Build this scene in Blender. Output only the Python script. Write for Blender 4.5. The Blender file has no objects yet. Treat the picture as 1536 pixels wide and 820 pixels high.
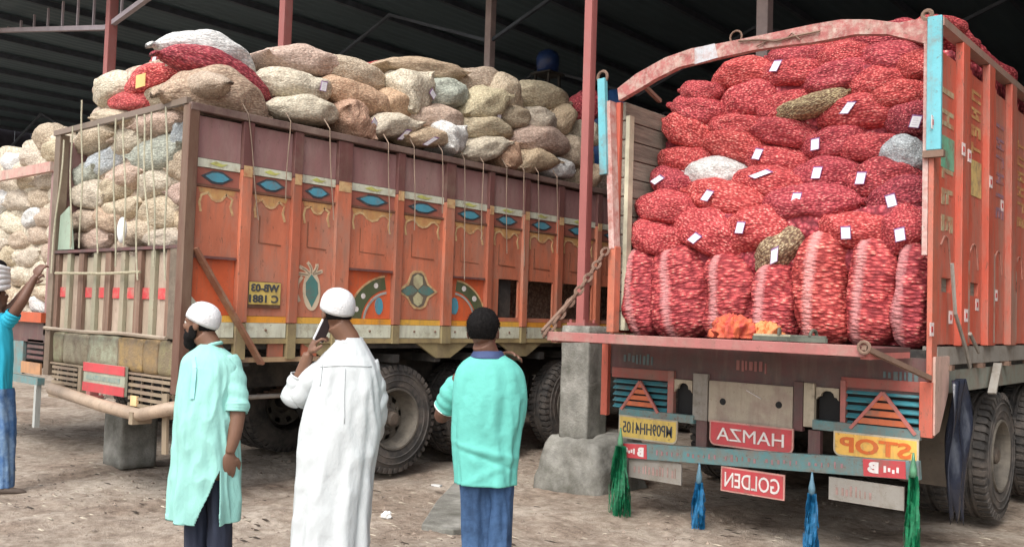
import bpy, bmesh, math, random
import numpy as np
from mathutils import Vector, Matrix, Euler
random.seed(7); rng = np.random.default_rng(7)
C = bpy.context.scene.collection
SC = bpy.context.scene
PI = math.pi
# ------------------------------------------------------------------ camera
FPX, YAW, PIT, ROL, EYE = 1383.0, .7147, .0448, .0315, 1.55
_f = np.array([-math.sin(YAW)*math.cos(PIT), math.cos(YAW)*math.cos(PIT), math.sin(PIT)])
_r = np.array([math.cos(YAW), math.sin(YAW), 0.]); _u = np.cross(_r, _f)
_r2 = math.cos(ROL)*_r + math.sin(ROL)*_u; _u2 = -math.sin(ROL)*_r + math.cos(ROL)*_u
cam = bpy.data.objects.new('camera', bpy.data.cameras.new('camera')); C.objects.link(cam)
cam.data.sensor_width = 36; cam.data.lens = FPX*36/1536; cam.data.clip_end = 600; cam.data.clip_start = .1
cam.matrix_world = Matrix(((_r2[0], _u2[0], -_f[0], 0), (_r2[1], _u2[1], -_f[1], 0), (_r2[2], _u2[2], -_f[2], EYE), (0, 0, 0, 1)))
SC.camera = cam
OR = np.array([0, 0, EYE])
def ray(u, v): return _f*FPX + _r2*(u-768) - _u2*(v-410)
def at(u, v, ax, val):                      # where the sight line meets the plane  axis = val
    d = ray(u, v); t = (val-OR[ax])/d[ax]; return OR+t*d
def pj(P):
    d = np.array(P)-OR; z = d@_f; return 768+FPX*(d@_r2)/z, 410-FPX*(d@_u2)/z
# ------------------------------------------------------------------ world, sun, exposure
w = bpy.data.worlds.new("World"); SC.world = w; w.use_nodes = True
SUN_EL, SUN_AZ = math.radians(52), math.radians(165)     # azimuth from +Y towards +X
nt = w.node_tree; nt.nodes.clear()
sky = nt.nodes.new('ShaderNodeTexSky'); sky.sky_type = 'NISHITA'; sky.sun_disc = False
sky.sun_elevation = SUN_EL; sky.sun_rotation = SUN_AZ; sky.air_density = 1.2; sky.dust_density = 4.0
hs = nt.nodes.new('ShaderNodeHueSaturation'); hs.inputs['Saturation'].default_value = .35
bg = nt.nodes.new('ShaderNodeBackground'); bg.inputs[1].default_value = .15
wo = nt.nodes.new('ShaderNodeOutputWorld')
nt.links.new(sky.outputs[0], hs.inputs['Color']); nt.links.new(hs.outputs[0], bg.inputs[0]); nt.links.new(bg.outputs[0], wo.inputs[0])
sl = bpy.data.lights.new('sun', 'SUN'); sl.energy = .9; sl.angle = math.radians(35); sl.color = (1, .96, .9)
so = bpy.data.objects.new('sun', sl); C.objects.link(so); so.location = (0, -5, 20)
_sd = Vector((math.sin(SUN_AZ)*math.cos(SUN_EL), math.cos(SUN_AZ)*math.cos(SUN_EL), math.sin(SUN_EL)))
so.rotation_euler = _sd.to_track_quat('Z', 'Y').to_euler()
SC.view_settings.view_transform = 'Standard'; SC.view_settings.look = 'None'
SC.view_settings.exposure = 0.98; SC.view_settings.gamma = 1; SC.view_settings.use_curve_mapping = False
# ------------------------------------------------------------------ materials
def lin(c):
    return tuple(((x/255)/12.92 if x/255 <= .04045 else ((x/255+.055)/1.055)**2.4) for x in c)+(1,)
def lc(c): return c if len(c) == 4 else (tuple(c)+(1,))
MC = {}
def mat(name, col, rough=.75, var=.35, scale=5, bump=.25, dirt=None, damt=.45, dscale=2.5, metal=0, stretch=(1, 1, 1), rnd=.12, fine=60, wear=0):
    if name in MC: return MC[name]
    m = bpy.data.materials.new(name); m.use_nodes = True; n = m.node_tree; L = n.links.new
    b = n.nodes['Principled BSDF']; b.inputs['Roughness'].default_value = rough; b.inputs['Metallic'].default_value = metal
    tc = n.nodes.new('ShaderNodeTexCoord'); oi = n.nodes.new('ShaderNodeObjectInfo')
    mp = n.nodes.new('ShaderNodeMapping'); mp.inputs['Scale'].default_value = stretch
    mu = n.nodes.new('ShaderNodeMath'); mu.operation = 'MULTIPLY'; mu.inputs[1].default_value = 37
    L(oi.outputs['Random'], mu.inputs[0]); L(tc.outputs['Object'], mp.inputs['Vector']); L(mu.outputs[0], mp.inputs['Location'])
    nz = n.nodes.new('ShaderNodeTexNoise'); nz.inputs['Scale'].default_value = scale; nz.inputs['Detail'].default_value = 7; nz.inputs['Roughness'].default_value = .65
    L(mp.outputs[0], nz.inputs['Vector'])
    cr = n.nodes.new('ShaderNodeValToRGB'); c = lc(col)
    cr.color_ramp.elements[0].position = .3; cr.color_ramp.elements[1].position = .7
    cr.color_ramp.elements[0].color = tuple(x*(1-var) for x in c[:3])+(1,)
    cr.color_ramp.elements[1].color = tuple(min(1, x*(1+var)) for x in c[:3])+(1,)
    L(nz.outputs[0], cr.inputs[0]); out = cr.outputs[0]
    if dirt:
        nd = n.nodes.new('ShaderNodeTexNoise'); nd.inputs['Scale'].default_value = dscale; nd.inputs['Detail'].default_value = 9; nd.inputs['Roughness'].default_value = .72
        L(mp.outputs[0], nd.inputs['Vector'])
        rr = n.nodes.new('ShaderNodeMapRange'); rr.inputs[1].default_value = .62-damt*.3; rr.inputs[2].default_value = .74-damt*.1
        L(nd.outputs[0], rr.inputs[0])
        mx = n.nodes.new('ShaderNodeMixRGB'); L(rr.outputs[0], mx.inputs[0]); L(out, mx.inputs[1]); mx.inputs[2].default_value = lc(dirt); out = mx.outputs[0]
    if wear:                                            # rain streaks of grime and small chips
        m3 = n.nodes.new('ShaderNodeMapping'); m3.inputs['Scale'].default_value = (9, 9, 1.1); L(tc.outputs['Object'], m3.inputs['Vector']); L(mu.outputs[0], m3.inputs['Location'])
        n3 = n.nodes.new('ShaderNodeTexNoise'); n3.inputs['Scale'].default_value = 1.6; n3.inputs['Detail'].default_value = 8; n3.inputs['Roughness'].default_value = .7; L(m3.outputs[0], n3.inputs['Vector'])
        r3 = n.nodes.new('ShaderNodeMapRange'); r3.inputs[1].default_value = .5; r3.inputs[2].default_value = .72; r3.inputs[4].default_value = .62*wear; L(n3.outputs[0], r3.inputs[0])
        x3 = n.nodes.new('ShaderNodeMixRGB'); L(r3.outputs[0], x3.inputs[0]); L(out, x3.inputs[1]); x3.inputs[2].default_value = (.21, .15, .115, 1)
        n4 = n.nodes.new('ShaderNodeTexNoise'); n4.inputs['Scale'].default_value = 26; n4.inputs['Detail'].default_value = 6; n4.inputs['Roughness'].default_value = .8; L(mp.outputs[0], n4.inputs['Vector'])
        r4 = n.nodes.new('ShaderNodeMapRange'); r4.inputs[1].default_value = .60; r4.inputs[2].default_value = .64; r4.inputs[4].default_value = .8*wear; L(n4.outputs[0], r4.inputs[0])
        x4 = n.nodes.new('ShaderNodeMixRGB'); L(r4.outputs[0], x4.inputs[0]); L(x3.outputs[0], x4.inputs[1]); x4.inputs[2].default_value = (.13, .075, .05, 1); out = x4.outputs[0]
    if rnd:
        h = n.nodes.new('ShaderNodeHueSaturation'); mr = n.nodes.new('ShaderNodeMapRange'); L(oi.outputs['Random'], mr.inputs[0])
        mr.inputs[3].default_value = 1-rnd; mr.inputs[4].default_value = 1+rnd
        L(mr.outputs[0], h.inputs['Value']); L(out, h.inputs['Color']); out = h.outputs[0]
    L(out, b.inputs['Base Color'])
    if bump:
        nb = n.nodes.new('ShaderNodeTexNoise'); nb.inputs['Scale'].default_value = fine; nb.inputs['Detail'].default_value = 4
        L(mp.outputs[0], nb.inputs['Vector']); ad = n.nodes.new('ShaderNodeMath'); L(nb.outputs[0], ad.inputs[0]); L(nz.outputs[0], ad.inputs[1])
        bp = n.nodes.new('ShaderNodeBump'); bp.inputs['Strength'].default_value = bump; bp.inputs['Distance'].default_value = .01
        L(ad.outputs[0], bp.inputs['Height']); L(bp.outputs[0], b.inputs['Normal'])
    MC[name] = m; return m
def sackmat(name, net, bulb, gap, scale=26, bstr=.7, stripe=None, hue=.02, val=.15, rings=False):
    if name in MC: return MC[name]
    if scale >= 30:
        bulb = tuple(.8*p+.2*q for p, q in zip(bulb, net)); gap = tuple(.75*p+.25*q for p, q in zip(gap, net)); scale *= 1.0
    m = bpy.data.materials.new(name); m.use_nodes = True; n = m.node_tree; L = n.links.new
    b = n.nodes['Principled BSDF']; b.inputs['Roughness'].default_value = .7
    tc = n.nodes.new('ShaderNodeTexCoord'); oi = n.nodes.new('ShaderNodeObjectInfo')
    mu = n.nodes.new('ShaderNodeMath'); mu.operation = 'MULTIPLY'; mu.inputs[1].default_value = 53
    mp = n.nodes.new('ShaderNodeMapping'); L(oi.outputs['Random'], mu.inputs[0]); L(tc.outputs['Object'], mp.inputs['Vector']); L(mu.outputs[0], mp.inputs['Location'])
    if rings: mp.inputs['Scale'].default_value = (.75, .75, 2.1)
    vo = n.nodes.new('ShaderNodeTexVoronoi'); vo.inputs['Scale'].default_value = scale; vo.inputs['Randomness'].default_value = .85
    L(mp.outputs[0], vo.inputs['Vector'])
    nz = n.nodes.new('ShaderNodeTexNoise'); nz.inputs['Scale'].default_value = scale*.28; nz.inputs['Detail'].default_value = 5; nz.inputs['Roughness'].default_value = .7
    L(mp.outputs[0], nz.inputs['Vector'])
    # how much of the produce shows through the net here
    cr = n.nodes.new('ShaderNodeValToRGB'); cr.color_ramp.interpolation = 'EASE'
    e = cr.color_ramp.elements; e[0].position = .05; e[0].color = lc(bulb); e[1].position = .72; e[1].color = lc(gap)
    k = e.new(.34); k.color = lc(net)
    ad = n.nodes.new('ShaderNodeMath'); ad.operation = 'ADD'; L(vo.outputs['Distance'], ad.inputs[0])
    mr0 = n.nodes.new('ShaderNodeMapRange'); mr0.inputs[1].default_value = .3; mr0.inputs[2].default_value = .7; mr0.inputs[3].default_value = -.09; mr0.inputs[4].default_value = .16
    L(nz.outputs[0], mr0.inputs[0]); L(mr0.outputs[0], ad.inputs[1]); L(ad.outputs[0], cr.inputs[0]); out = cr.outputs[0]
    # each bulb its own tone
    sp = n.nodes.new('ShaderNodeSeparateColor'); L(vo.outputs['Color'], sp.inputs[0])
    h0 = n.nodes.new('ShaderNodeHueSaturation'); m0 = n.nodes.new('ShaderNodeMapRange'); m0.inputs[3].default_value = .78; m0.inputs[4].default_value = 1.22
    L(sp.outputs[0], m0.inputs[0]); L(m0.outputs[0], h0.inputs['Value']); L(out, h0.inputs['Color']); out = h0.outputs[0]
    if stripe:
        sx = n.nodes.new('ShaderNodeSeparateXYZ'); L(tc.outputs['Object'], sx.inputs[0])
        s1 = n.nodes.new('ShaderNodeMath'); s1.operation = 'ADD'; s1.inputs[1].default_value = stripe[1]; L(sx.outputs[0], s1.inputs[0])
        a = n.nodes.new('ShaderNodeMath'); a.operation = 'ABSOLUTE'; L(s1.outputs[0], a.inputs[0])
        n2 = n.nodes.new('ShaderNodeTexNoise'); n2.inputs['Scale'].default_value = 60; L(tc.outputs['Object'], n2.inputs['Vector'])
        a2 = n.nodes.new('ShaderNodeMath'); a2.operation = 'MULTIPLY_ADD'; a2.inputs[1].default_value = .05; L(n2.outputs[0], a2.inputs[0]); L(a.outputs[0], a2.inputs[2])
        r = n.nodes.new('ShaderNodeMapRange'); r.inputs[1].default_value = stripe[0]+.04; r.inputs[2].default_value = stripe[0]; r.inputs[4].default_value = .62
        L(a2.outputs[0], r.inputs[0])
        mx = n.nodes.new('ShaderNodeMixRGB'); L(r.outputs[0], mx.inputs[0]); L(out, mx.inputs[1]); mx.inputs[2].default_value = lc(stripe[2]); out = mx.outputs[0]
    h = n.nodes.new('ShaderNodeHueSaturation')
    for sock, amp, mid in (('Value', val, 1), ('Hue', hue, .5)):
        mr = n.nodes.new('ShaderNodeMapRange'); mr.inputs[3].default_value = mid-amp; mr.inputs[4].default_value = mid+amp
        L(oi.outputs['Random'], mr.inputs[0]); L(mr.outputs[0], h.inputs[sock])
    L(out, h.inputs['Color']); L(h.outputs[0], b.inputs['Base Color'])
    inv = n.nodes.new('ShaderNodeMath'); inv.operation = 'SUBTRACT'; inv.inputs[0].default_value = 1; L(vo.outputs['Distance'], inv.inputs[1])
    wv = n.nodes.new('ShaderNodeTexNoise'); wv.inputs['Scale'].default_value = 220; L(tc.outputs['Object'], wv.inputs['Vector'])
    a3 = n.nodes.new('ShaderNodeMath'); a3.operation = 'MULTIPLY_ADD'; a3.inputs[1].default_value = .25; L(wv.outputs[0], a3.inputs[0]); L(inv.outputs[0], a3.inputs[2])
    bp = n.nodes.new('ShaderNodeBump'); bp.inputs['Strength'].default_value = bstr; bp.inputs['Distance'].default_value = .018
    L(a3.outputs[0], bp.inputs['Height'])
    m5 = n.nodes.new('ShaderNodeMapping'); m5.inputs['Scale'].default_value = (.35, 1.2, 1.2); L(mp.outputs[0], m5.inputs['Vector'])       # creases run along the sack
    n5 = n.nodes.new('ShaderNodeTexNoise'); n5.inputs['Scale'].default_value = 11; n5.inputs['Detail'].default_value = 3; n5.inputs['Distortion'].default_value = .8; L(m5.outputs[0], n5.inputs['Vector'])
    b5 = n.nodes.new('ShaderNodeBump'); b5.inputs['Strength'].default_value = .3 if scale < 30 else .22; b5.inputs['Distance'].default_value = .05; L(n5.outputs[0], b5.inputs['Height'])
    L(bp.outputs[0], b5.inputs['Normal']); L(b5.outputs[0], b.inputs['Normal'])
    MC[name] = m; return m
# ------------------------------------------------------------------ noise
def _hash(i, j, k, s):
    h = np.sin(i*127.1+j*311.7+k*74.7+s*53.3)*43758.5453; return h-np.floor(h)
def vnoise(x, y, z=0, s=0):
    x, y = np.asarray(x, float), np.asarray(y, float); z = np.asarray(z, float)+0*x
    i, j, k = np.floor(x), np.floor(y), np.floor(z); a, b, c = x-i, y-j, z-k
    a, b, c = a*a*(3-2*a), b*b*(3-2*b), c*c*(3-2*c); r = 0
    for di in (0, 1):
        for dj in (0, 1):
            for dk in (0, 1):
                r = r+_hash(i+di, j+dj, k+dk, s)*(a if di else 1-a)*(b if dj else 1-b)*(c if dk else 1-c)
    return r*2-1
# ------------------------------------------------------------------ mesh collecting
class MB:
    def __init__(s): s.v = []; s.f = []; s.m = []
    def add(s, vs, fs, m=0):
        o = len(s.v); s.v += [tuple(map(float, p)) for p in vs]; s.f += [tuple(o+i for i in f) for f in fs]; s.m += [m]*len(fs); return s
    def box(s, x0, x1, y0, y1, z0, z1, m=0):
        vs = [(x, y, z) for z in (z0, z1) for y in (y0, y1) for x in (x0, x1)]
        return s.add(vs, [(0, 2, 3, 1), (4, 5, 7, 6), (0, 1, 5, 4), (2, 6, 7, 3), (0, 4, 6, 2), (1, 3, 7, 5)], m)
    def beam(s, a, b, wd, hg, m=0, up=(0, 0, 1)):
        a, b = Vector(a), Vector(b); d = (b-a).normalized(); u = Vector(up)
        if abs(d.dot(u)) > .98: u = Vector((0, 1, 0))
        r = d.cross(u).normalized(); u = r.cross(d)
        vs = [p+r*sx*wd/2+u*sz*hg/2 for p in (a, b) for sz in (-1, 1) for sx in (-1, 1)]
        return s.add(vs, [(0, 1, 3, 2), (4, 6, 7, 5), (0, 4, 5, 1), (2, 3, 7, 6), (0, 2, 6, 4), (1, 5, 7, 3)], m)
    def tube(s, pts, rad, n=8, m=0, closed=False, caps=True):
        pts = [Vector(p) for p in pts]; N = len(pts); rad = rad if hasattr(rad, '__len__') else [rad]*N
        vs = []; ref = None
        for i, p in enumerate(pts):
            a = pts[(i-1) % N] if (i or closed) else p; b = pts[(i+1) % N] if (i < N-1 or closed) else p
            d = (b-a).normalized()
            if ref is None: ref = d.orthogonal().normalized()
            ref = (ref-d*ref.dot(d)).normalized(); q = d.cross(ref)
            for k in range(n):
                t = 2*PI*k/n; vs.append(p+(ref*math.cos(t)+q*math.sin(t))*rad[i])
        fs = []
        for i in range(N if closed else N-1):
            for k in range(n): fs.append((i*n+k, i*n+(k+1) % n, ((i+1) % N)*n+(k+1) % n, ((i+1) % N)*n+k))
        if caps and not closed: fs += [tuple(range(n-1, -1, -1)), tuple((N-1)*n+k for k in range(n))]
        return s.add(vs, fs, m)
    def prism(s, poly, axis, a0, a1, m=0):          # polygon in the plane across `axis`, extruded a0..a1
        P = []
        for a in (a0, a1):
            for (p, q) in poly: P.append({'x': (a, p, q), 'y': (p, a, q), 'z': (p, q, a)}[axis])
        n = len(poly); fs = [tuple(range(n-1, -1, -1)), tuple(range(n, 2*n))]
        fs += [(i, (i+1) % n, n+(i+1) % n, n+i) for i in range(n)]
        return s.add(P, fs, m)
    def lathe(s, prof, c, axis='x', n=40, m=0):     # prof: (offset along axis, radius)
        vs = []; c = Vector(c)
        for (a, r) in prof:
            for k in range(n):
                t = 2*PI*k/n; p, q = r*math.cos(t), r*math.sin(t)
                vs.append(c+Vector({'x': (a, p, q), 'y': (p, a, q), 'z': (p, q, a)}[axis]))
        fs = [(i*n+k, i*n+(k+1) % n, (i+1)*n+(k+1) % n, (i+1)*n+k) for i in range(len(prof)-1) for k in range(n)]
        return s.add(vs, fs, m)
    def ell(s, c, r, rot=None, nu=20, nv=12, m=0, pw=1.):
        c = Vector(c); R = rot or Matrix.Identity(3); vs = []
        for i in range(nv+1):
            ph = PI*i/nv
            for k in range(nu):
                t = 2*PI*k/nu; vs.append(c+R @ Vector((r[0]*math.sin(ph)*math.cos(t), r[1]*math.sin(ph)*math.sin(t), r[2]*math.cos(ph))))
        return s.add(vs, [(i*nu+k, (i+1)*nu+k, (i+1)*nu+(k+1) % nu, i*nu+(k+1) % nu) for i in range(nv) for k in range(nu)], m)
    def mesh(s, name, mats, org=(0, 0, 0), smooth=False, fix=True):
        me = bpy.data.meshes.new(name); o = np.array(org, float)
        me.from_pydata([(a-o[0], b-o[1], c-o[2]) for a, b, c in s.v], [], s.f)
        for mm in (mats if isinstance(mats, (list, tuple)) else [mats]): me.materials.append(mm)
        me.polygons.foreach_set('material_index', s.m)
        if fix:
            bm = bmesh.new(); bm.from_mesh(me); bmesh.ops.recalc_face_normals(bm, faces=bm.faces); bm.to_mesh(me); bm.free()
        if smooth: me.polygons.foreach_set('use_smooth', [True]*len(me.polygons))
        me.update(); return me
def link(name, me, parent=None, loc=(0, 0, 0)):
    o = bpy.data.objects.new(name, me); C.objects.link(o); o.location = loc
    if parent: o.parent = parent
    return o
def org(p):
    v = Vector((0, 0, 0))
    while p: v = v+p.location; p = p.parent
    return v
def part(name, mb, mats, parent, smooth=False, bev=0, kind=None, label=None):
    o = link(name, mb.mesh(name, mats, org(parent), smooth), parent)
    if bev: b = o.modifiers.new('b', 'BEVEL'); b.width = bev; b.segments = 2; b.limit_method = 'ANGLE'
    if kind: o['kind'] = kind
    if label: o['label'] = label
    return o
def tag(o, label, cat, group=None, kind=None):
    if label: o['label'] = label
    if cat: o['category'] = cat
    if group: o['group'] = group
    if kind: o['kind'] = kind
    return o
def thing(name, label, cat, loc, group=None):
    o = bpy.data.objects.new(name, None); C.objects.link(o); o.location = loc; o.empty_display_size = .2
    return tag(o, label, cat, group)
def solo(name, mb, mats, label, cat, loc, group=None, smooth=False, kind=None, bev=0):
    o = link(name, mb.mesh(name, mats, loc, smooth), None, loc)
    if bev: b = o.modifiers.new('b', 'BEVEL'); b.width = bev; b.segments = 2; b.limit_method = 'ANGLE'
    return tag(o, label, cat, group, kind)
def clone(o, name=None):
    c = o.copy(); C.objects.link(c); return c
def text_mb(body, wd, hg, mirror=False, depth=.004, bold=0.0):
    cu = bpy.data.curves.new('t', 'FONT'); cu.body = body; cu.extrude = depth; cu.offset = bold; cu.resolution_u = 3; cu.space_line = .85
    o = bpy.data.objects.new('t', cu); C.objects.link(o); bpy.context.view_layer.update()
    me = bpy.data.meshes.new_from_object(o.evaluated_get(bpy.context.evaluated_depsgraph_get()))
    bpy.data.objects.remove(o)
    P = np.array([v.co[:] for v in me.vertices]); lo, hi = P.min(0), P.max(0)
    P[:, 0] = (P[:, 0]-lo[0])/(hi[0]-lo[0])*wd-wd/2; P[:, 1] = (P[:, 1]-lo[1])/(hi[1]-lo[1])*hg-hg/2
    if mirror: P[:, 0] *= -1
    mb = MB(); F = [tuple(p.vertices) for p in me.polygons]; bpy.data.meshes.remove(me)
    mb.add(P, F); return mb                              # lies in x/y, z is its depth
def text_at(body, c, wd, hg, face, m, parent, mirror=True, name='lettering', ang=0, bold=.006):
    mb = text_mb(body, wd, hg, mirror, bold=bold); ca, sa = math.cos(ang), math.sin(ang); out = []
    for (x, y, z) in mb.v:
        x, y = x*ca-y*sa, x*sa+y*ca
        out.append((c[0]+x, c[1]-z, c[2]+y) if face == '-y' else (c[0]+z, c[1]+x, c[2]+y))
    mb.v = out; return part(name, mb, m, parent)
# ------------------------------------------------------------------ ground
def axis_pts(a, b, st, far):
    mid = list(np.arange(a, b, st)); L = []; R = []; d = st; p = a
    while p > -far: d *= 1.45; p -= d; L.append(p)
    d = st; p = mid[-1]
    while p < far: d *= 1.45; p += d; R.append(p)
    return np.array(L[::-1]+mid+R)
gx = axis_pts(-13, 1.5, .05, 300); gy = axis_pts(1.2, 11.5, .05, 300)
def ground_z(X, Y):
    m = np.clip((X+17)/3, 0, 1)*np.clip((5-X)/3, 0, 1)*np.clip((15-Y)/3, 0, 1)
    z = .035*vnoise(X*.7, Y*.7, 0, 1)+.016*vnoise(X*2.3, Y*2.3, 0, 2)+.010*vnoise(X*6, Y*6, 0, 3)+.006*vnoise(X*14, Y*14, 0, 4)
    # wheel ruts pressed along the loading lanes
    for x0 in (-2.6, -4.0, -7.2, -8.5, -5.6):
        z = z-.03*np.exp(-((X-x0-.12*np.sin(Y*.8))/.16)**2)+.016*np.exp(-((X-x0-.12*np.sin(Y*.8)-.3)/.1)**2)
    return (z-.03)*m
GX, GY = np.meshgrid(gx, gy, indexing='ij'); GZ = ground_z(GX, GY); nx, ny = GX.shape
me = bpy.data.meshes.new('ground'); V = np.stack([GX, GY, GZ], -1).reshape(-1, 3)
idx = np.arange(nx*ny).reshape(nx, ny)
Fq = np.stack([idx[:-1, :-1], idx[1:, :-1], idx[1:, 1:], idx[:-1, 1:]], -1).reshape(-1, 4)
me.vertices.add(len(V)); me.vertices.foreach_set('co', V.ravel()); me.loops.add(Fq.size); me.loops.foreach_set('vertex_index', Fq.ravel())
me.polygons.add(len(Fq)); me.polygons.foreach_set('loop_start', np.arange(0, Fq.size, 4)); me.polygons.foreach_set('loop_total', np.full(len(Fq), 4))
me.update(); me.validate(); me.polygons.foreach_set('use_smooth', [True]*len(me.polygons))
def ground_mat():
    m = bpy.data.materials.new('dirt'); m.use_nodes = True; n = m.node_tree; L = n.links.new; b = n.nodes['Principled BSDF']
    b.inputs['Roughness'].default_value = .92; tc = n.nodes.new('ShaderNodeTexCoord')
    def nz(s, d=8, r=.65):
        q = n.nodes.new('ShaderNodeTexNoise'); q.inputs['Scale'].default_value = s; q.inputs['Detail'].default_value = d; q.inputs['Roughness'].default_value = r
        L(tc.outputs['Object'], q.inputs['Vector']); return q.outputs[0]
    a = n.nodes.new('ShaderNodeValToRGB'); e = a.color_ramp.elements
    e[0].position = .34; e[0].color = (.28, .22, .175, 1); e[1].position = .66; e[1].color = (.52, .465, .405, 1); k = e.new(.5); k.color = (.41, .35, .295, 1)
    L(nz(1.1), a.inputs[0])
    c = n.nodes.new('ShaderNodeValToRGB'); e = c.color_ramp.elements; e[0].position = .36; e[0].color = (.05, .035, .025, 1); e[1].position = .64; e[1].color = (.78, .72, .66, 1)
    L(nz(11, 10, .75), c.inputs[0])
    mx = n.nodes.new('ShaderNodeMixRGB'); mx.blend_type = 'SOFT_LIGHT'; mx.inputs[0].default_value = .8; L(a.outputs[0], mx.inputs[1]); L(c.outputs[0], mx.inputs[2])
    d = n.nodes.new('ShaderNodeValToRGB'); e = d.color_ramp.elements; e[0].position = .55; e[0].color = (1, 1, 1, 1); e[1].position = .68; e[1].color = (.55, .5, .46, 1); L(nz(3.2, 10, .8), d.inputs[0])
    m2 = n.nodes.new('ShaderNodeMixRGB'); m2.blend_type = 'MULTIPLY'; m2.inputs[0].default_value = .8; L(mx.outputs[0], m2.inputs[1]); L(d.outputs[0], m2.inputs[2])
    L(m2.outputs[0], b.inputs['Base Color'])
    ad = n.nodes.new('ShaderNodeMath'); L(nz(16, 10, .8), ad.inputs[0]); L(nz(75, 6, .7), ad.inputs[1])
    bp = n.nodes.new('ShaderNodeBump'); bp.inputs['Strength'].default_value = .8; bp.inputs['Distance'].default_value = .03; L(ad.outputs[0], bp.inputs['Height']); L(bp.outputs[0], b.inputs['Normal'])
    return m
me.materials.append(ground_mat()); g = link('ground', me); g['kind'] = 'structure'
def gz(x, y): return float(ground_z(np.array([float(x)]), np.array([float(y)]))[0])
# clods, pebbles and litter
def scatter(name, n, smin, smax, m, label, cat, flat=1., seed=1, dens=None):
    r = np.random.default_rng(seed); mb = MB()
    for _ in range(n):
        x, y = r.uniform(-12.5, 1), r.uniform(1.6, 9)
        if dens and r.random() > dens(x, y): continue
        s = smin+(smax-smin)*r.random()**3; a = r.uniform(0, PI); z = gz(x, y)
        vs = []
        for (px, py, pz) in ((1, 0, 0), (0, 1, 0), (-1, 0, 0), (0, -1, 0), (0, 0, 1), (0, 0, -1)):
            q = s*r.uniform(.6, 1.2); X, Y = px*math.cos(a)-py*math.sin(a), px*math.sin(a)+py*math.cos(a)
            vs.append((x+X*q*(2.6 if flat < .3 else 1), y+Y*q*(1 if flat >= .3 else .7), z+pz*q*flat+.002))
        mb.add(vs, [(0, 1, 4), (1, 2, 4), (2, 3, 4), (3, 0, 4), (1, 0, 5), (2, 1, 5), (3, 2, 5), (0, 3, 5)])
    o = link(name, mb.mesh(name, m, fix=False)); tag(o, label, cat, kind='stuff'); return o
dpatch = lambda x, y: .25+.75*(float(vnoise(x*1.1, y*1.1, 0, 9)) > .05)
scatter('gravel', 6500, .005, .026, mat('pebble', (.24, .19, .15), var=.5, rnd=0), 'small clods and pebbles strewn over the dirt yard', 'gravel', .7, 1, dpatch)
scatter('straw_litter', 3200, .007, .03, mat('husk', (.48, .42, .33), var=.3, rnd=0), 'pale onion husks and straw trodden into the dirt', 'litter', .18, 2, dpatch)
scatter('dark_litter', 1500, .008, .036, mat('rot', (.05, .035, .025), var=.3, rnd=0), 'dark leaf scraps trodden into the dirt', 'litter', .15, 3, dpatch)
# ------------------------------------------------------------------ shed
ROWY, SP = 6.95, 4.9
steel_pink = mat('red_oxide_paint', lin((150, 90, 86)), rough=.65, var=.12, scale=3, bump=.15, dirt=(.30, .14, .13), damt=.35, stretch=(1, 1, .4))
steel_grey = mat('grey_steel', (.34, .27, .26), rough=.5, var=.2)
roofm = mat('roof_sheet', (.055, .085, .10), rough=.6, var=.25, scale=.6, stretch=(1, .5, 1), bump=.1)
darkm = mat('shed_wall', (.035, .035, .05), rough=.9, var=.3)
purm = mat('purlin_steel', (.045, .055, .07), rough=.7)
trm = mat('truss_paint', (.34, .29, .31), rough=.5, var=.15)
shed = thing('market_shed', 'large dark open fronted market shed behind the lorries', 'shed', (-10, 14, 0))
RZ = 7.1
mb = MB(); xs = np.arange(-32, 8.01, .11)
vs = []; 
for i, x in enumerate(xs): zz = RZ+(.005 if i % 2 else -.005); vs += [(x, 5.9, zz), (x, 34, zz)]
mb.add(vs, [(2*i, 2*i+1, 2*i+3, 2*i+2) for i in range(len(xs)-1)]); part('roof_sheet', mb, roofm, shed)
for k, x in enumerate(np.arange(-31.6, 7.8, 1.55)):
    mb = MB(); mb.box(x-.035, x+.035, 5.95, 33.8, RZ-.13, RZ-.025); part('purlin', mb, purm, shed)
mb = MB()
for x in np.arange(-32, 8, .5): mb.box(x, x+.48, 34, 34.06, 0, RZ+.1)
part('back_wall', mb, darkm, shed)
for x in (-32.1, 8.05):
    mb = MB()
    for y in np.arange(5.9, 34, .5): mb.box(x, x+.05, y, y+.48, 0, RZ+.1)
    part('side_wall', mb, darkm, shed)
# truss over the front row of pillars: its bottom chord rises on both sides of the far left pillar
pA = at(0, 46, 1, ROWY); pB = at(160, 42, 1, ROWY); sl_ = (pA[2]-pB[2])/(pB[0]-pA[0])
for sgn, ln in ((-1, 6.0), (1, 4.9)):
    mb = MB(); e = (pB[0]+sgn*ln, ROWY, pB[2]+abs(sl_)*ln); mb.beam((pB[0], ROWY, pB[2]), e, .08, .08); part('truss_chord', mb, trm, shed)
    k = .5
    while k < ln:
        mb = MB(); x = pB[0]+sgn*k; mb.beam((x, ROWY, pB[2]+abs(sl_)*k), (x, ROWY, RZ-.2), .035, .035); part('truss_web', mb, trm, shed); k += .62
for y in (10.7, 15, 20, 26):
    for k in range(7):
        xa = -29.5+k*SP
        mb = MB(); mb.beam((xa, y, RZ-1.2), (xa+SP/2, y, RZ-.3), .05, .05); mb.beam((xa+SP/2, y, RZ-.3), (xa+SP, y, RZ-1.2), .05, .05); part('brace', mb, purm, shed)
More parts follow.
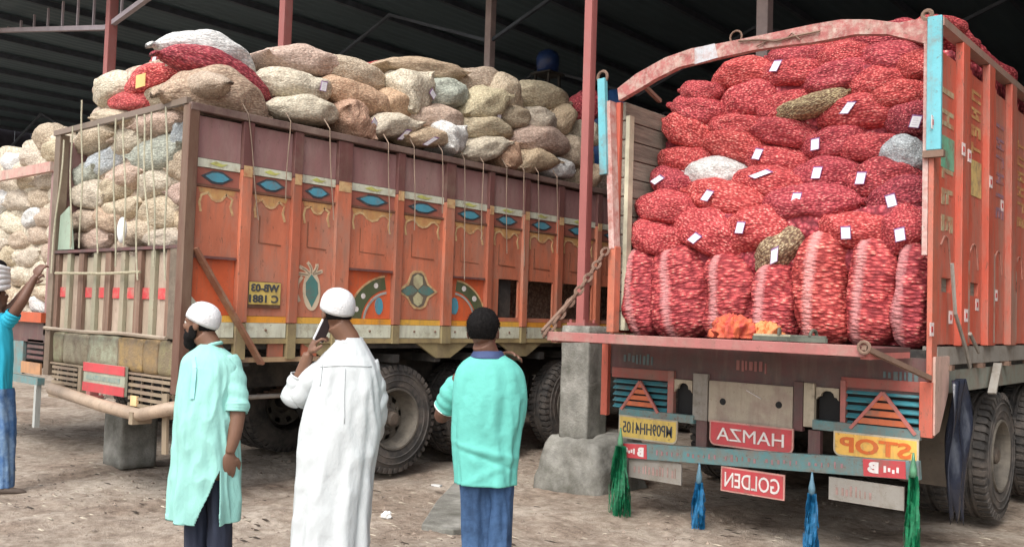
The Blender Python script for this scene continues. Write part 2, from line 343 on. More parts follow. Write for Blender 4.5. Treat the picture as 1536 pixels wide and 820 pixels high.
def pillar(x, y, m, label, group, z0=0., wd=.12):
    t = thing('steel_pillar', label, 'pillar', (x, y, 0), group)
    mb = MB(); h = wd/2                                          # I section
    mb.box(x-h, x+h, y-h, y-h+.014, z0, RZ-.05); mb.box(x-h, x+h, y+h-.014, y+h, z0, RZ-.05); mb.box(x-.008, x+.008, y-h+.014, y+h-.014, z0, RZ-.05)
    mb.box(x-h-.002, x-h+.012, y-h+.014, y+h-.014, z0, RZ-.05); mb.box(x+h-.012, x+h+.002, y-h+.014, y+h-.014, z0, RZ-.05)
    part('shaft', mb, m, t)
    mb = MB(); mb.box(x-h-.06, x+h+.06, y-h-.06, y+h+.06, z0-.015, z0+.012)
    for a in (-1, 1):
        for b in (-1, 1): mb.lathe([(0, 0), (0, .014), (.03, .014), (.03, 0)], (x+a*(h+.035), y+b*(h+.035), z0+.012), 'z', 6)
    part('base_plate', mb, m, t); return t
CX, CY, CT = -5.155, 7.02, 1.47                                  # concrete column under the near pillar
pillar(at(880, 250, 1, 7.0)[0], 7.0, steel_pink, 'pink steel pillar nearest the camera, standing on the concrete column between two lorries', 'shed pillars', CT+.015, .085)
pillar(at(428, 40, 1, ROWY)[0], ROWY, steel_pink, 'pink steel pillar rising behind the beige sacks on the middle lorry', 'shed pillars', .015)
pillar(at(166, 60, 1, ROWY)[0], ROWY, steel_pink, 'pink steel pillar at far left holding the roof truss', 'shed pillars', .015, .14)
pillar(at(735, 60, 1, 10.7)[0], 10.7, steel_grey, 'dull brown pillar deeper in the shed, above the middle lorry sacks', 'inner shed pillars', .015)
pillar(at(1147, 30, 1, 10.7)[0], 10.7, steel_grey, 'dull brown pillar deeper in the shed, behind the arched header board', 'inner shed pillars', .015, .15)
conc = mat('concrete', (.25, .245, .22), rough=.9, var=.35, scale=7, bump=.8, dirt=(.10, .098, .08), damt=.65, dscale=3, rnd=0)
def rough_block(x0, x1, y0, y1, z0, z1, n=10, amp=.02, rd=.05, taper=0, seed=0, wob=0):
    """a block with rounded, chipped edges"""
    bm = bmesh.new(); bmesh.ops.create_cube(bm, size=2); bmesh.ops.subdivide_edges(bm, edges=bm.edges, cuts=n, use_grid_fill=True)
    cx, cy, cz, hx, hy, hz = (x0+x1)/2, (y0+y1)/2, (z0+z1)/2, (x1-x0)/2, (y1-y0)/2, (z1-z0)/2
    mb = MB(); P = []
    for v in bm.verts:
        p = Vector((v.co.x*hx, v.co.y*hy, v.co.z*hz)); q = Vector((max(-hx+rd, min(hx-rd, p.x)), max(-hy+rd, min(hy-rd, p.y)), max(-hz+rd, min(hz-rd, p.z))))
        d = p-q
        if d.length > 1e-6: p = q+d.normalized()*min(d.length, rd)
        tp = 1-taper*(p.z+hz)/(2*hz); k = float(vnoise(p.x*3+seed, p.y*3, p.z*3, seed))*wob+float(vnoise(p.x*9, p.y*9+seed, p.z*9, 5))*amp
        P.append((cx+p.x*tp*(1+k/hx), cy+p.y*tp*(1+k/hy), cz+p.z+(k*.6 if p.z > 0 else 0)))
    mb.add(P, [tuple(v.index for v in f.verts) for f in bm.faces]); bm.free(); return mb
t = thing('concrete_column', 'square grey concrete column on a rough plinth carrying the near pink pillar', 'column', (CX, CY, 0))
part('column', rough_block(CX-.16, CX+.16, CY-.16, CY+.16, .40, CT, 14, .006, .012, 0, 3), conc, t, True)
part('plinth', rough_block(-5.50, -4.72, 6.72, 7.55, -.12, .47, 18, .03, .10, .06, 5, .07), conc, t, True)
# ------------------------------------------------------------------ sacks
def sack_mesh(name, m, kind='tied', seed=0, bend=0., L=1., nu=60, nv=44, lump=.026, knob=0.):
    """unit sack: long axis x (-.5..> .5), width y, height z, sizes about 1; scaled per object"""
    r = random.Random(seed); mb = MB(); U = np.linspace(-1, 1, nu); T = np.linspace(0, 2*PI, nv, endpoint=False)
    X, TH = np.meshgrid(U, T, indexing='ij'); ax = np.abs(X)
    sk = r.uniform(-.25, .25); XX = X+sk*(1-X*X)*.6                      # the load has slid to one end
    if kind == 'tied':       # gathered ends with a little ruffle
        a0 = np.abs(XX); R = (1-np.clip(a0/.94, 0, 1)**2.1)**.60; ruff = np.clip((ax-.86)/.14, 0, 1)
        R = np.maximum(R, .10+.20*ruff); RY, RZ_ = R, R*(1-.45*ruff)
    elif kind == 'post':     # stood on end: straight sides, gathered neck
        a0 = np.abs(X); R = (1-np.clip(a0/.97, 0, 1)**(5 if seed % 2 else 4))**.55; R = np.where(X > .1, R*(1-.16*((X-.1)/.9)**2), R*(1-.05*np.sin(X*3))); R = np.maximum(R, .16); RY, RZ_ = R, R
    else:                    # flat seamed ends, pointed corners
        q = np.abs(XX); RZ_ = np.maximum((1-np.clip(q, 0, 1)**2.2)**.75, .025); RY = .78+.22*(1-q**4)
        RY = RY*(1+.34*np.clip((ax-.84)/.16, 0, 1)**1.5)
    rw = .075*(np.clip(ax-.35, 0, .65)/.65)**1.5*np.cos(TH*12+r.random()*6+4*X)+.022*np.cos(TH*5+5*X+r.random()*6)+.018*np.cos(TH*2+9*X+r.random()*6)
    if kind == 'pillow': rw = rw*.7
    sn, cs = np.sin(TH), np.cos(TH)
    px = X*.5; py = RY*.5*np.sign(cs)*np.abs(cs)**.9*(1+rw); pz = RZ_*.5*np.sign(sn)*np.abs(sn)**.85*(1+rw)
    s = seed*7.3
    rid = lambda q: .5-np.abs(q)*2
    dn = lump*vnoise(px*5+s, py*5, pz*5, 1)*2.6+lump*.35*rid(vnoise(px*5+s, py*10, pz*10, 2))+lump*.3*rid(vnoise(px*9+s, py*20, pz*20, 4))+knob*vnoise(px*26+s, py*20, pz*20, 3)
    fade = np.clip(RZ_, 0.15, 1)
    py = py+dn*cs*fade; pz = pz+dn*sn*fade
    sb = r.uniform(-.10, .10); pz = pz+sb*np.sin(X*2.6+r.random()*2)+.04*vnoise(px*3+s, TH*0+s, 0, 8)-bend*(px*px)*4
    if kind == 'pillow': pz = pz+np.clip((ax-.8)/.2, 0, 1)*r.choice([-.10, .10, .02])*(1 if r.random() < .5 else -1)
    pz = np.where(pz < -.32, -.32+(pz+.32)*.6, pz) if not bend else pz
    vs = np.stack([px, py, pz], -1).reshape(-1, 3)
    fs = [(i*nv+k, (i+1)*nv+k, (i+1)*nv+(k+1) % nv, i*nv+(k+1) % nv) for i in range(nu-1) for k in range(nv)]
    fs += [tuple(range(nv)), tuple((nu-1)*nv+k for k in range(nv-1, -1, -1))]
    mb.add(vs, fs); return mb.mesh(name, m, smooth=True)
red = sackmat('red_net_sack', (.60, .095, .098), (.90, .46, .38), (.30, .024, .032), 25, .8, hue=.005, val=.14)
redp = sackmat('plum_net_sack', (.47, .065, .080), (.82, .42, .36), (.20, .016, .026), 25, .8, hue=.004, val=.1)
upr = sackmat('upright_red_sack', (.54, .080, .078), (.82, .38, .29), (.22, .016, .020), 23, 1., stripe=(.040, .05, (.68, .33, .32)), hue=.004, val=.1, rings=True)
SM = {
 'beige': sackmat('beige_sack', (.53, .44, .33), (.64, .55, .43), (.32, .24, .17), 34, .5, hue=.012, val=.12),
 'pink': sackmat('pinkish_sack', (.53, .40, .33), (.64, .51, .42), (.34, .23, .18), 34, .5, hue=.012, val=.1),
 'tan': sackmat('tan_sack', (.50, .39, .27), (.62, .50, .36), (.31, .21, .14), 36, .5, hue=.01, val=.1),
 'orange': sackmat('orange_brown_sack', (.50, .34, .23), (.62, .44, .31), (.31, .17, .11), 36, .5, hue=.01, val=.1),
 'olive': sackmat('olive_sack', (.50, .43, .30), (.61, .53, .39), (.31, .24, .16), 32, .5, hue=.012, val=.12),
 'cream': sackmat('cream_sack', (.55, .49, .39), (.66, .60, .49), (.35, .29, .22), 30, .45, hue=.012, val=.1),
 'white': sackmat('white_sack', (.66, .65, .62), (.78, .77, .75), (.42, .42, .41), 30, .4, hue=.01, val=.08),
 'pale_blue': sackmat('pale_blue_sack', (.50, .54, .56), (.66, .70, .70), (.28, .31, .33), 30, .45, hue=.01, val=.08),
 'grey_green': sackmat('grey_green_sack', (.43, .45, .38), (.56, .58, .50), (.25, .27, .23), 30, .45, hue=.01, val=.08),
 'red': red, 'plum': redp,
 'garlic': sackmat('garlic_net_sack', (.46, .35, .20), (.76, .68, .50), (.17, .10, .06), 24, .9, hue=.01, val=.08),
}
CN = {'beige': 'beige', 'pink': 'pinkish beige', 'tan': 'tan', 'orange': 'orange brown', 'olive': 'dull olive', 'cream': 'cream', 'white': 'white', 'pale_blue': 'pale blue', 'grey_green': 'grey green', 'red': 'red net', 'plum': 'dark red net', 'garlic': 'yellowish net'}
SHAPES = {}
def shape(col, kind, seed, bend=0.):
    k = (kind, seed, bend)
    if k not in SHAPES: SHAPES[k] = sack_mesh('sack_shape', None, kind, seed, bend, knob=.012)
    kk = (k, col)
    if kk not in SHAPES:
        me = SHAPES[k].copy(); me.materials.clear(); me.materials.append(SM[col]); SHAPES[kk] = me
    return SHAPES[kk]
tagw = mat('white_card', (.80, .79, .82), rough=.6, var=.05, bump=0, rnd=.03); tagv = mat('purple_tag_glow', (.22, .10, .26), var=.3, bump=0); tagi = mat('card_ink', (.62, .62, .68), var=.4, scale=60, bump=0)
def card():
    mb = MB(); mb.box(-.58, .58, -.02, .10, -.55, .62, 1); mb.box(-.5, .5, -.06, -.02, -.5, .5, 0); [mb.box(-.3, .3-.12*(q % 2), -.075, -.06, -.32+q*.2, -.25+q*.2, 2) for q in range(4)]  # purple rim behind the card: glow around the tag put into its colour
    return mb.mesh('card', [tagw, tagv, tagi])
CARD = card()
def add_card(sack, dx, dz, sz, face, rot=0.):
    """dx,dz in -1..1 of the sack's half size; the card lies on the visible side"""
    k = max(.05, 1-abs(dx)**2.6-.85*abs(dz)**2)**.5; sgn = -1 if face == '-y' else 1
    o = link('paper_tag', CARD, sack); s = sack.scale
    o.location = (dx*.5, -.515*k-.012/s[1], dz*.5); o.scale = (sz/s[0], .012/s[1]*2, sz*1.25/s[2]); o.rotation_euler = (-.35*dz, rot, .5*dx)
    return o
def sack_w(name, col, P, L, D, Hh, yaw, tilt, label, group, kind='tied', seed=None, bend=0., roll=0.):
    o = link(name, shape(col, kind, random.randrange(9) if seed is None else seed, bend)); o.location = P; o.scale = (L, D, Hh)
    # local x along `yaw` direction on plan, tilted up by `tilt`
    o.rotation_euler = (Matrix.Rotation(yaw, 3, 'Z') @ Matrix.Rotation(-tilt, 3, 'Y') @ Matrix.Rotation(roll, 3, 'X')).to_euler()
    tag(o, label, 'sack', group); return o
def px_scale(P, ax):                       # pixels per metre along an axis at P, and the slope of that axis in the picture
    a = np.array(pj(P)); q = np.array(P, float); q[ax] += .05; b = np.array(pj(q)); d = (b-a)/.05
    return math.hypot(*d), d
def place_sack(u, v, wpx, hpx, ang, plane, col, label, group, depth=.42, kind='tied', tagpx=None, bend=0., name=None, seed=None, push=None, longest=None):
    """put a sack on a heap so its middle is seen at (u,v); plane = ('y', Y) for a rear face or ('x', X) for a side"""
    axn = 1 if plane[0] == 'y' else 0; P = at(u, v, axn, plane[1]); la = 0 if axn else 1
    sx, d = px_scale(P, la); sz, _ = px_scale(P, 2)
    ca, sa = math.cos(math.radians(ang)), math.sin(math.radians(ang))
    # long axis in the picture -> components along la and z
    du, dv = wpx/2*ca, -wpx/2*sa; a = du/d[0]; b = -(dv-a*d[1])/sz
    L = 2*math.hypot(a, b)*1.12; tilt = math.atan2(b, a); Hh = hpx/sz*1.22*(.96+.08*random.random())
    if longest: L = min(L, longest)
    dp = min(depth, max(.28, Hh*1.4))
    Q = P.copy()
    if axn: Q[1] += dp*.5+(push or 0)
    else: Q[0] -= dp*.5+(push or 0)
    s = 1+ (dp*.5+(push or 0))*.0
    o = sack_w(name or 'sack', col, Q, L, dp, Hh, 0 if axn else PI/2, tilt, label, group, kind, seed, bend)
    if not axn:   # local -y must look towards +x : rotating by +90 about z sends -y to +x
        pass
    if tagpx:
        tu, tv, trot = (list(tagpx)+[0])[:3]; rx, ry = tu-u, tv-v
        ux = (rx*ca-ry*sa)/(wpx/2)/1.1; uz = -(rx*sa+ry*ca)/(hpx/2)/1.15
        add_card(o, max(-.7, min(.7, ux)), max(-.7, min(.7, uz)), .064, '-y', trot)
    return o
ORD = ['first', 'second', 'third', 'fourth', 'fifth', 'sixth', 'seventh', 'eighth', 'ninth', 'tenth', 'eleventh', 'twelfth', 'thirteenth']
# ------------------------------------------------------------------ paints

def paint(name, rgb, **k):
    k.setdefault('rough', .5); k.setdefault('var', .14); k.setdefault('bump', .15); k.setdefault('rnd', .03)
    k.setdefault('dirt', (.20, .14, .11)); k.setdefault('damt', .3); k.setdefault('scale', 4); k.setdefault('wear', .75); k.setdefault('rough', .6); return mat(name, rgb, **k)
RED = paint('lorry_red', (.48, .11, .07), damt=.25, stretch=(1, 1, .35)); PINK = paint('faded_pink_red', (.50, .16, .14), damt=.4)
ORG = paint('lorry_orange', (.50, .160, .090), var=.25, damt=.55, dirt=(.40, .22, .16), wear=.9, stretch=(1, 1, .4)); ORGP = paint('post_orange', (.42, .125, .07), damt=.5, dirt=(.26, .13, .09), stretch=(1, 1, .4))
MAR = paint('dusty_maroon', (.27, .145, .14), damt=.55, dirt=(.34, .23, .21), stretch=(1, 1, .4)); MARD = paint('maroon_post', (.15, .065, .06), damt=.4)
DMAR = paint('dark_maroon', (.13, .055, .055), damt=.7, dirt=(.09, .07, .065), dscale=5)
TEAL = paint('teal_paint', (.13, .42, .48), damt=.3); TEALD = paint('dusty_teal', (.11, .25, .26), damt=.7, dirt=(.20, .19, .17), dscale=13, wear=1.0); TEALS = paint('slat_teal', (.07, .30, .36), damt=.3)
BLUE = paint('diamond_blue', (.08, .30, .40), damt=.2); NAVY = paint('dark_outline', (.05, .06, .07), damt=0)
CREAM = paint('cream_paint', (.50, .44, .33), damt=.5, dirt=(.30, .24, .18), dscale=6); WHITEP = paint('dirty_white_paint', (.60, .62, .50), damt=.3, dirt=(.36, .33, .22), dscale=6)
YEL = paint('yellow_paint', (.70, .50, .10), damt=.2); GOLD = paint('ochre_trim', (.52, .31, .12), damt=.7, dirt=(.46, .22, .10), dscale=9); LGOLD = paint('pale_ochre_line', (.60, .43, .22), damt=.6, dirt=(.42, .18, .09), dscale=14)
OLIVE = paint('olive_wood', (.30, .245, .13), damt=.5, dirt=(.16, .125, .08)); STRO = paint('stripe_orange', (.72, .32, .04), damt=.15)
GREY = paint('dusty_grey', (.30, .28, .25), damt=.5, dirt=(.18, .16, .13), dscale=8); RUST = paint('rusty_iron', (.20, .125, .09), damt=.5, dirt=(.11, .06, .04), rough=.8)
BLK = mat('shadow_black', (.012, .012, .013), bump=0, rnd=0); WHT = paint('white_letter', (.72, .68, .66), damt=.1); PWHITE = paint('plate_white', (.7, .66, .6), damt=.3)  # BLK is painted shade, for flat sheets and discs that stand for openings
WOOD = mat('weathered_plank', (.25, .225, .18), rough=.85, var=.35, scale=6, stretch=(8, .5, 8), bump=.5, dirt=(.12, .10, .08), damt=.4, rnd=.18)
WOODB = mat('brown_plank', (.20, .12, .085), rough=.85, var=.35, scale=6, stretch=(8, 8, .6), bump=.5, dirt=(.30, .22, .16), damt=.35, rnd=.2)
PLRED = paint('plate_red', (.50, .06, .07), damt=.2); RUB = mat('tyre_rubber', (.045, .042, .040), rough=.85, var=.3, bump=.3, dirt=(.12, .10, .085), damt=.7, dscale=5, rnd=.05)
RIM = mat('dusty_rim', (.09, .08, .068), rough=.8, var=.3, bump=.3, dirt=(.19, .165, .13), damt=.6, rnd=.05); CHAS = mat('chassis_black', (.030, .028, .026), rough=.8, var=.4, dirt=(.09, .075, .06), damt=.5, rnd=0)
ROPE = mat('jute_rope', (.40, .36, .25), rough=.9, var=.3, scale=40, rnd=.15)
# ------------------------------------------------------------------ wheels
def wheel_meshes(R=.522, W=.27):
    mb = MB(); r0 = .285
    prof = [(-W/2+.02, r0), (-W/2+.005, r0+.03), (-W/2, r0+.09), (-W/2+.004, R-.09), (-W/2+.02, R-.035), (-W/2+.04, R-.018), (W/2-.04, R-.018), (W/2-.02, R-.035), (W/2-.004, R-.09), (W/2, r0+.09), (W/2-.005, r0+.03), (W/2-.02, r0)]
    mb.lathe(prof, (0, 0, 0), 'x', 56); n = 46
    for k in range(n):                                     # shoulder lugs and centre ribs
        for sg in (-1, 1):
            t = 2*PI*(k+(.5 if sg > 0 else 0))/n; c, s = math.cos(t), math.sin(t)
            def q(x, dt, rr): tt = t+dt; return (x, math.cos(tt)*rr, math.sin(tt)*rr)
            d = .040; a, b = sg*W*.16, sg*(W/2+.003)
            vs = [q(a, -d, R-.02), q(a, d, R-.02), q(a, -d, R), q(a, d, R), q(b, -d+.015, R-.06), q(b, d+.015, R-.06), q(b-sg*.012, -d+.015, R-.006), q(b-sg*.012, d+.015, R-.006)]
            mb.add(vs, [(0, 2, 3, 1), (4, 5, 7, 6), (2, 6, 7, 3), (0, 4, 6, 2), (1, 3, 7, 5)])
    for k in (-1, 1): mb.lathe([(k*.028-.014, R-.02), (k*.028-.012, R-.001), (k*.028+.012, R-.001), (k*.028+.014, R-.02)], (0, 0, 0), 'x', 56)
    for rr in (.36, .42): mb.lathe([(W/2-.002, rr), (W/2+.006, rr+.008), (W/2-.002, rr+.016)], (0, 0, 0), 'x', 56)
    ty = mb.mesh('tyre', RUB, smooth=False)
    mb = MB(); o = W/2
    mb.lathe([(o-.03, r0+.012), (o+.004, r0+.010), (o+.004, r0-.008), (o-.035, r0-.02), (o-.12, .252), (o-.18, .232)], (0, 0, 0), 'x', 40)
    # dished disc with openings
    n = 40; ring = [(o-.18, .233), (o-.17, .215), (o-.145, .165)]
    vs = []; 
    for (a, r) in ring+[(o-.13, .11), (o-.10, .10), (o-.08, .085), (o-.08, .0)]:
        for k in range(n): t = 2*PI*k/n; vs.append((a, r*math.cos(t), r*math.sin(t)))
    fs = []
    for i in range(6):
        for k in range(n):
            if i == 1 and k % 5 in (0, 1): continue
            fs.append((i*n+k, i*n+(k+1) % n, (i+1)*n+(k+1) % n, (i+1)*n+k))
    mb.add(vs, fs)
    for k in range(10): t = 2*PI*k/10; mb.lathe([(0, .013), (.03, .013), (.03, 0)], (o-.14, .138*math.cos(t), .138*math.sin(t)), 'x', 6)
    rim = mb.mesh('rim', RIM, smooth=False)
    mb = MB(); mb.lathe([(o-.10, .078), (o-.035, .07), (o-.02, .05), (o-.018, 0)], (0, 0, 0), 'x', 20); hub = mb.mesh('hub', mat('greasy_hub', (.09, .07, .055), rough=.7, dirt=(.2, .16, .12)))
    return ty, rim, hub
TYRE, RIMM, HUB = wheel_meshes()
def wheel(parent, x, y, side=1, z=.522, dual=False):
    b = org(parent); o = bpy.data.objects.new('wheel', None); C.objects.link(o); o.parent = parent; o.location = Vector((x, y, z))-b
    if side < 0: o.rotation_euler.z = PI
    o.rotation_euler.x = random.uniform(0, PI)
    link('tyre', TYRE, o); link('rim', RIMM, o); link('hub', HUB, o)
    if dual: t2 = link('tyre', TYRE, o); t2.location.x = -.31; r2 = link('rim', RIMM, o); r2.location.x = -.31
    return o
def chassis(t, xc, y0, y1, axles, half=.42, track=1.02):
    for sx in (-1, 1):
        mb = MB(); mb.box(xc+sx*half-.04, xc+sx*half+.04, y0, y1, .82, 1.06); part('chassis_rail', mb, CHAS, t)
    mb = MB()
    for y in np.arange(y0+.4, y1, .55): mb.box(xc-1.16, xc+1.16, y, y+.08, 1.062, 1.14)
    part('cross_bearers', mb, CHAS, t, kind='stuff')
    for y in axles:
        mb = MB(); mb.tube([(xc-track, y, .535), (xc-.3, y, .535), (xc-.18, y, .535), (xc+.18, y, .535), (xc+.3, y, .535), (xc+track, y, .535)], [.06, .07, .2, .2, .07, .06], 14); part('axle', mb, CHAS, t)
        for sx in (-1, 1):
            mb = MB()
            for k in range(6): mb.box(xc+sx*.5-.04, xc+sx*.5+.04, y-.6+k*.08, y+.6-k*.08, .60+k*.02+.0, .617+k*.02)
            mb.box(xc+sx*.5-.05, xc+sx*.5+.05, y-.07, y+.07, .55, .82); part('leaf_spring', mb, RUST, t)
def chain(mb, a, b, link_len=.075, r=.009, sag=.0, m=0):
    a, b = Vector(a), Vector(b); n = max(2, int((b-a).length/(link_len*.74))); d = (b-a).normalized(); p1 = d.orthogonal().normalized(); p2 = d.cross(p1)
    for k in range(n):
        c = a.lerp(b, (k+.5)/n)-Vector((0, 0, sag*4*((k+.5)/n)*(1-(k+.5)/n))); q = p1 if k % 2 else p2; L = link_len/2; pts = []
        for j in range(10):
            t = 2*PI*j/10; pts.append(c+d*math.cos(t)*L+q*math.sin(t)*L*.55)
        mb.tube(pts, r, 5, m, closed=True)
def R4(ul, ur, vt, vb, Y):
    vm, um = (vt+vb)/2, (ul+ur)/2; return at(ul, vm, 1, Y)[0], at(ur, vm, 1, Y)[0], at(um, vb, 1, Y)[2], at(um, vt, 1, Y)[2]
def rbox(mb, ul, ur, vt, vb, Y, th=.03, m=0):
    a = R4(ul, ur, vt, vb, Y); mb.box(a[0], a[1], Y, Y+th, a[2], a[3], m); return a
# ================================================================== right lorry (red, tailgate down)
RXL, RXR, RY, RB = -4.56, -1.90, 6.5, 1.43; RLEN = 8.6
T = thing('cargo_lorry', 'red lorry with its tailgate down, loaded with red net sacks and hung with tassels', 'lorry', (-3.23, RY, 0), 'loaded lorries')
mb = MB(); mb.box(RXL+.04, RXR-.04, RY+.05, RY+RLEN, 1.24, 1.40); part('bed_floor', mb, CHAS, T)
for k in range(12):                                                     # bare planks inside the left wall
    mb = MB(); z = 1.45+k*.165; e = random.uniform(-.004, .004); mb.box(RXL+.05, RXL+.085+e, RY+.10, RY+RLEN-.1, z, z+.155); part('plank', mb, WOOD, T, bev=.004)
mb = MB(); mb.box(RXL+.085, RXL+.125, RY+.10, RY+.17, 1.45, 3.30); part('plank_end_strip', mb, mat('pale_strip', (.40, .38, .28), var=.3), T)
mb = MB(); mb.box(RXL, RXL+.045, RY+.07, RY+RLEN, 1.42, 3.42); part('left_wall', mb, RED, T)
# left rear post: red below, chalky white above, teal guard outside it
mb = MB(); mb.box(RXL+.02, RXL+.09, RY-.02, RY+.07, 1.43, 2.16); part('rear_post', mb, paint('salmon_post', (.56, .17, .10)), T, bev=.004, label='salmon lower left rear post')
mb = MB(); mb.add([], []); mb.beam((RXL+.055, RY+.02, 2.14), (RXL-.03, RY+.02, 3.42), .055, .09, up=(0, 1, 0)); part('rear_post', mb, paint('chalky_post', (.55, .42, .38), damt=.8, dirt=(.40, .12, .10), dscale=12), T, label='chalky white and pink upper left rear post')
mb = MB(); mb.beam((RXL-.035, RY-.03, 2.78), (RXL-.085, RY-.03, 3.62), .075, .05, up=(0, 1, 0)); part('corner_guard', mb, TEAL, T, bev=.004)
mb = MB(); mb.tube([(RXL-.09+.05*math.cos(t), RY-.02, 3.64+.05*math.sin(t)) for t in np.linspace(0, 2*PI, 13)[:-1]], .014, 6, closed=True); part('ring', mb, RUST, T)
# right rear post
a = R4(1391, 1413, 25, 225, RY-.045)
mb = MB(); mb.box(a[0], a[1], RY-.06, RY-.03, a[2], a[3]); part('corner_guard', mb, TEAL, T, bev=.004)
mb = MB(); mb.box(a[0]-.03, a[0]+.005, RY-.028, RY+.02, a[2]-.7, a[3]-.06); part('edge_strip', mb, paint('chalky_post', (1, 1, 1)), T)
mb = MB(); mb.box(a[0]+.007, RXR-.005, RY-.027, RY+.09, 1.20, 3.66); part('rear_post', mb, paint('post_red', (.50, .125, .075), damt=.5, dirt=(.34, .16, .12)), T, bev=.004)
mb = MB(); mb.box(a[0]-.02, a[1]+.02, RY-.07, RY-.02, a[2]-.05, a[2]-.004); part('bracket', mb, RUST, T)
mb = MB(); mb.tube([(RXR-.06+.03*math.cos(t), RY-.02, 3.67+.03*math.sin(t)) for t in np.linspace(0, 2*PI, 13)[:-1]], .016, 6, closed=True); part('ring', mb, RUST, T)
# arched header board
up_ = [(929, 134), (957, 112), (1000, 88), (1040, 74), (1085, 66), (1135, 56), (1179, 47), (1222, 38), (1264, 31), (1307, 31), (1350, 36), (1393, 28)]
dn_ = [(1393, 68), (1371, 62), (1333, 53), (1286, 53), (1222, 65), (1179, 70), (1136, 76), (1080, 88), (1021, 102), (985, 120), (957, 137), (931, 152)]
poly = [(at(u, v, 1, RY)[0], at(u, v, 1, RY)[2]) for u, v in up_+dn_]
mb = MB(); n = len(up_)
for i in range(n-1):
    q = [poly[i], poly[i+1], poly[2*n-2-i], poly[2*n-1-i]]; mb.prism(q, 'y', RY-.03, RY+.03)
HB = mat('header_paint', (.36, .12, .11), rough=.8, var=.3, scale=9, dirt=(.50, .40, .34), damt=.6, dscale=14, rnd=0, wear=.8); bo = part('header_board', mb, HB, T)
mb = MB(); q = [(1045, 74), (1075, 67), (1080, 88), (1045, 98)]; mb.prism([(at(u, v, 1, RY)[0], at(u, v, 1, RY)[2]) for u, v in q], 'y', RY-.034, RY-.0305); part('faded_blue_patch', mb, paint('chalk_blue', (.50, .52, .55), damt=.6, dirt=(.4, .25, .22), dscale=9), T)
c0 = at(1104, 56, 1, RY-.02); mb = MB(); mb.tube([(c0[0]+.05*math.cos(t), RY-.02, c0[2]+.05*math.sin(t)) for t in np.linspace(0, 2*PI, 13)[:-1]], .008, 6, closed=True)
pp = [at(u, v, 1, RY-.045) for u, v in ((1108, 62), (1140, 60), (1165, 62), (1190, 55), (1230, 47))]; mb.tube(pp, .008, 5)
pp = [at(u, v, 1, RY-.045) for u, v in ((1135, 70), (1150, 62), (1180, 58), (1188, 50), (1200, 60))]; mb.tube(pp, .006, 5); part('wire_loop', mb, RUST, T)
# bolt bar inside the left corner
mb = MB(); mb.beam(at(955, 118, 1, RY+.05), at(990, 152, 1, RY+.45), .035, .03); mb.beam((RXL+.08, RY, 3.42), at(955, 120, 1, RY+.05), .03, .03); part('corner_brace', mb, RUST, T)
# ---- right flank: recessed panels, boxed posts, painted lettering
FX = RXR; k = 0; y = RY+.10
ptm = paint('lorry_red_flank', (.52, .10, .060), damt=.5, dirt=(.38, .22, .17), wear=1.0, stretch=(1, 1, .3)); slotk = (0, 1)
while y < RY+RLEN-.2:
    zt = 3.46-.0*k
    mb = MB(); pw = .40
    if k in slotk:                                                      # a dark slot is cut through these panels
        mb.box(FX-.045, FX-.015, y, y+pw, 1.44, 1.80); mb.box(FX-.045, FX-.015, y, y+pw, 1.90, zt); mb.box(FX-.045, FX-.015, y, y+.1, 1.80, 1.90); mb.box(FX-.045, FX-.015, y+pw-.08, y+pw, 1.80, 1.90)
    else: mb.box(FX-.045, FX-.015, y, y+pw, 1.44, zt)
    part('flank_panel', mb, ptm, T)
    mb = MB(); mb.box(FX-.02, FX+.035, y+pw+.003, y+pw+.17, 1.43, 3.60); part('flank_post', mb, ptm, T, bev=.006)
    mb = MB(); mb.box(FX-.018, FX+.012, y+pw+.173, y+pw+.30, 1.43, zt); part('flank_panel', mb, ptm, T)
    y += pw+.31; k += 1
NP = k
mb = MB(); mb.box(FX-.05, FX+.03, RY+.05, RY+RLEN, 3.605, 3.66); part('top_rail', mb, paint('rail_worn', (.36, .20, .16), damt=.7, dirt=(.30, .25, .20)), T)
mb = MB(); mb.box(FX-.06, FX-.047, RY+.05, RY+RLEN, 1.44, 3.46); part('flank_lining', mb, WOOD, T)
# weathered vertical lettering: strokes turned on their side
def lettering(y0, y1, zhi, zlo, m, n, seed):
    r = random.Random(seed); mb = MB(); z = zhi; st = (zhi-zlo)/n
    for i in range(n):
        h = st*.62; x = FX-.0145
        def bar(a, b, c, d): mb.box(x, x+.003, y0+(y1-y0)*a, y0+(y1-y0)*b, z-h*d, z-h*c)
        g = r.choice('EFHIUNLT')
        if g in 'EF': bar(0, 1, 0, .28); bar(0, .25, .28, 1); bar(.4, .6, .28, .9); 
        if g == 'E': bar(.75, 1, .28, 1)
        if g == 'H': bar(0, 1, 0, .28); bar(0, 1, .72, 1); bar(.4, .6, .28, .72)
        if g == 'I': bar(0, 1, .3, .65)
        if g == 'U': bar(0, 1, 0, .28); bar(0, 1, .72, 1); bar(0, .2, .28, .72)
        if g == 'N': bar(0, 1, 0, .25); bar(0, 1, .75, 1); bar(.25, .5, .25, .5); bar(.5, .8, .5, .75)
        if g == 'L': bar(0, 1, 0, .28); bar(.8, 1, .28, 1)
        if g == 'T': bar(0, .22, 0, 1); bar(.22, 1, .36, .64)
        z -= st
    part('lettering', mb, m, T)
wl = lambda c, n: paint(n, c, damt=.75, dirt=(.42, .12, .06), dscale=12)
ylet = [RY+.10+j*.71 for j in range(NP)]
lettering(ylet[0]+.08, ylet[0]+.34, 3.25, 2.15, wl((.42, .44, .28), 'letter_sage'), 6, 3)
lettering(ylet[1]+.08, ylet[1]+.34, 3.35, 2.55, wl((.58, .38, .15), 'letter_ochre'), 6, 5)
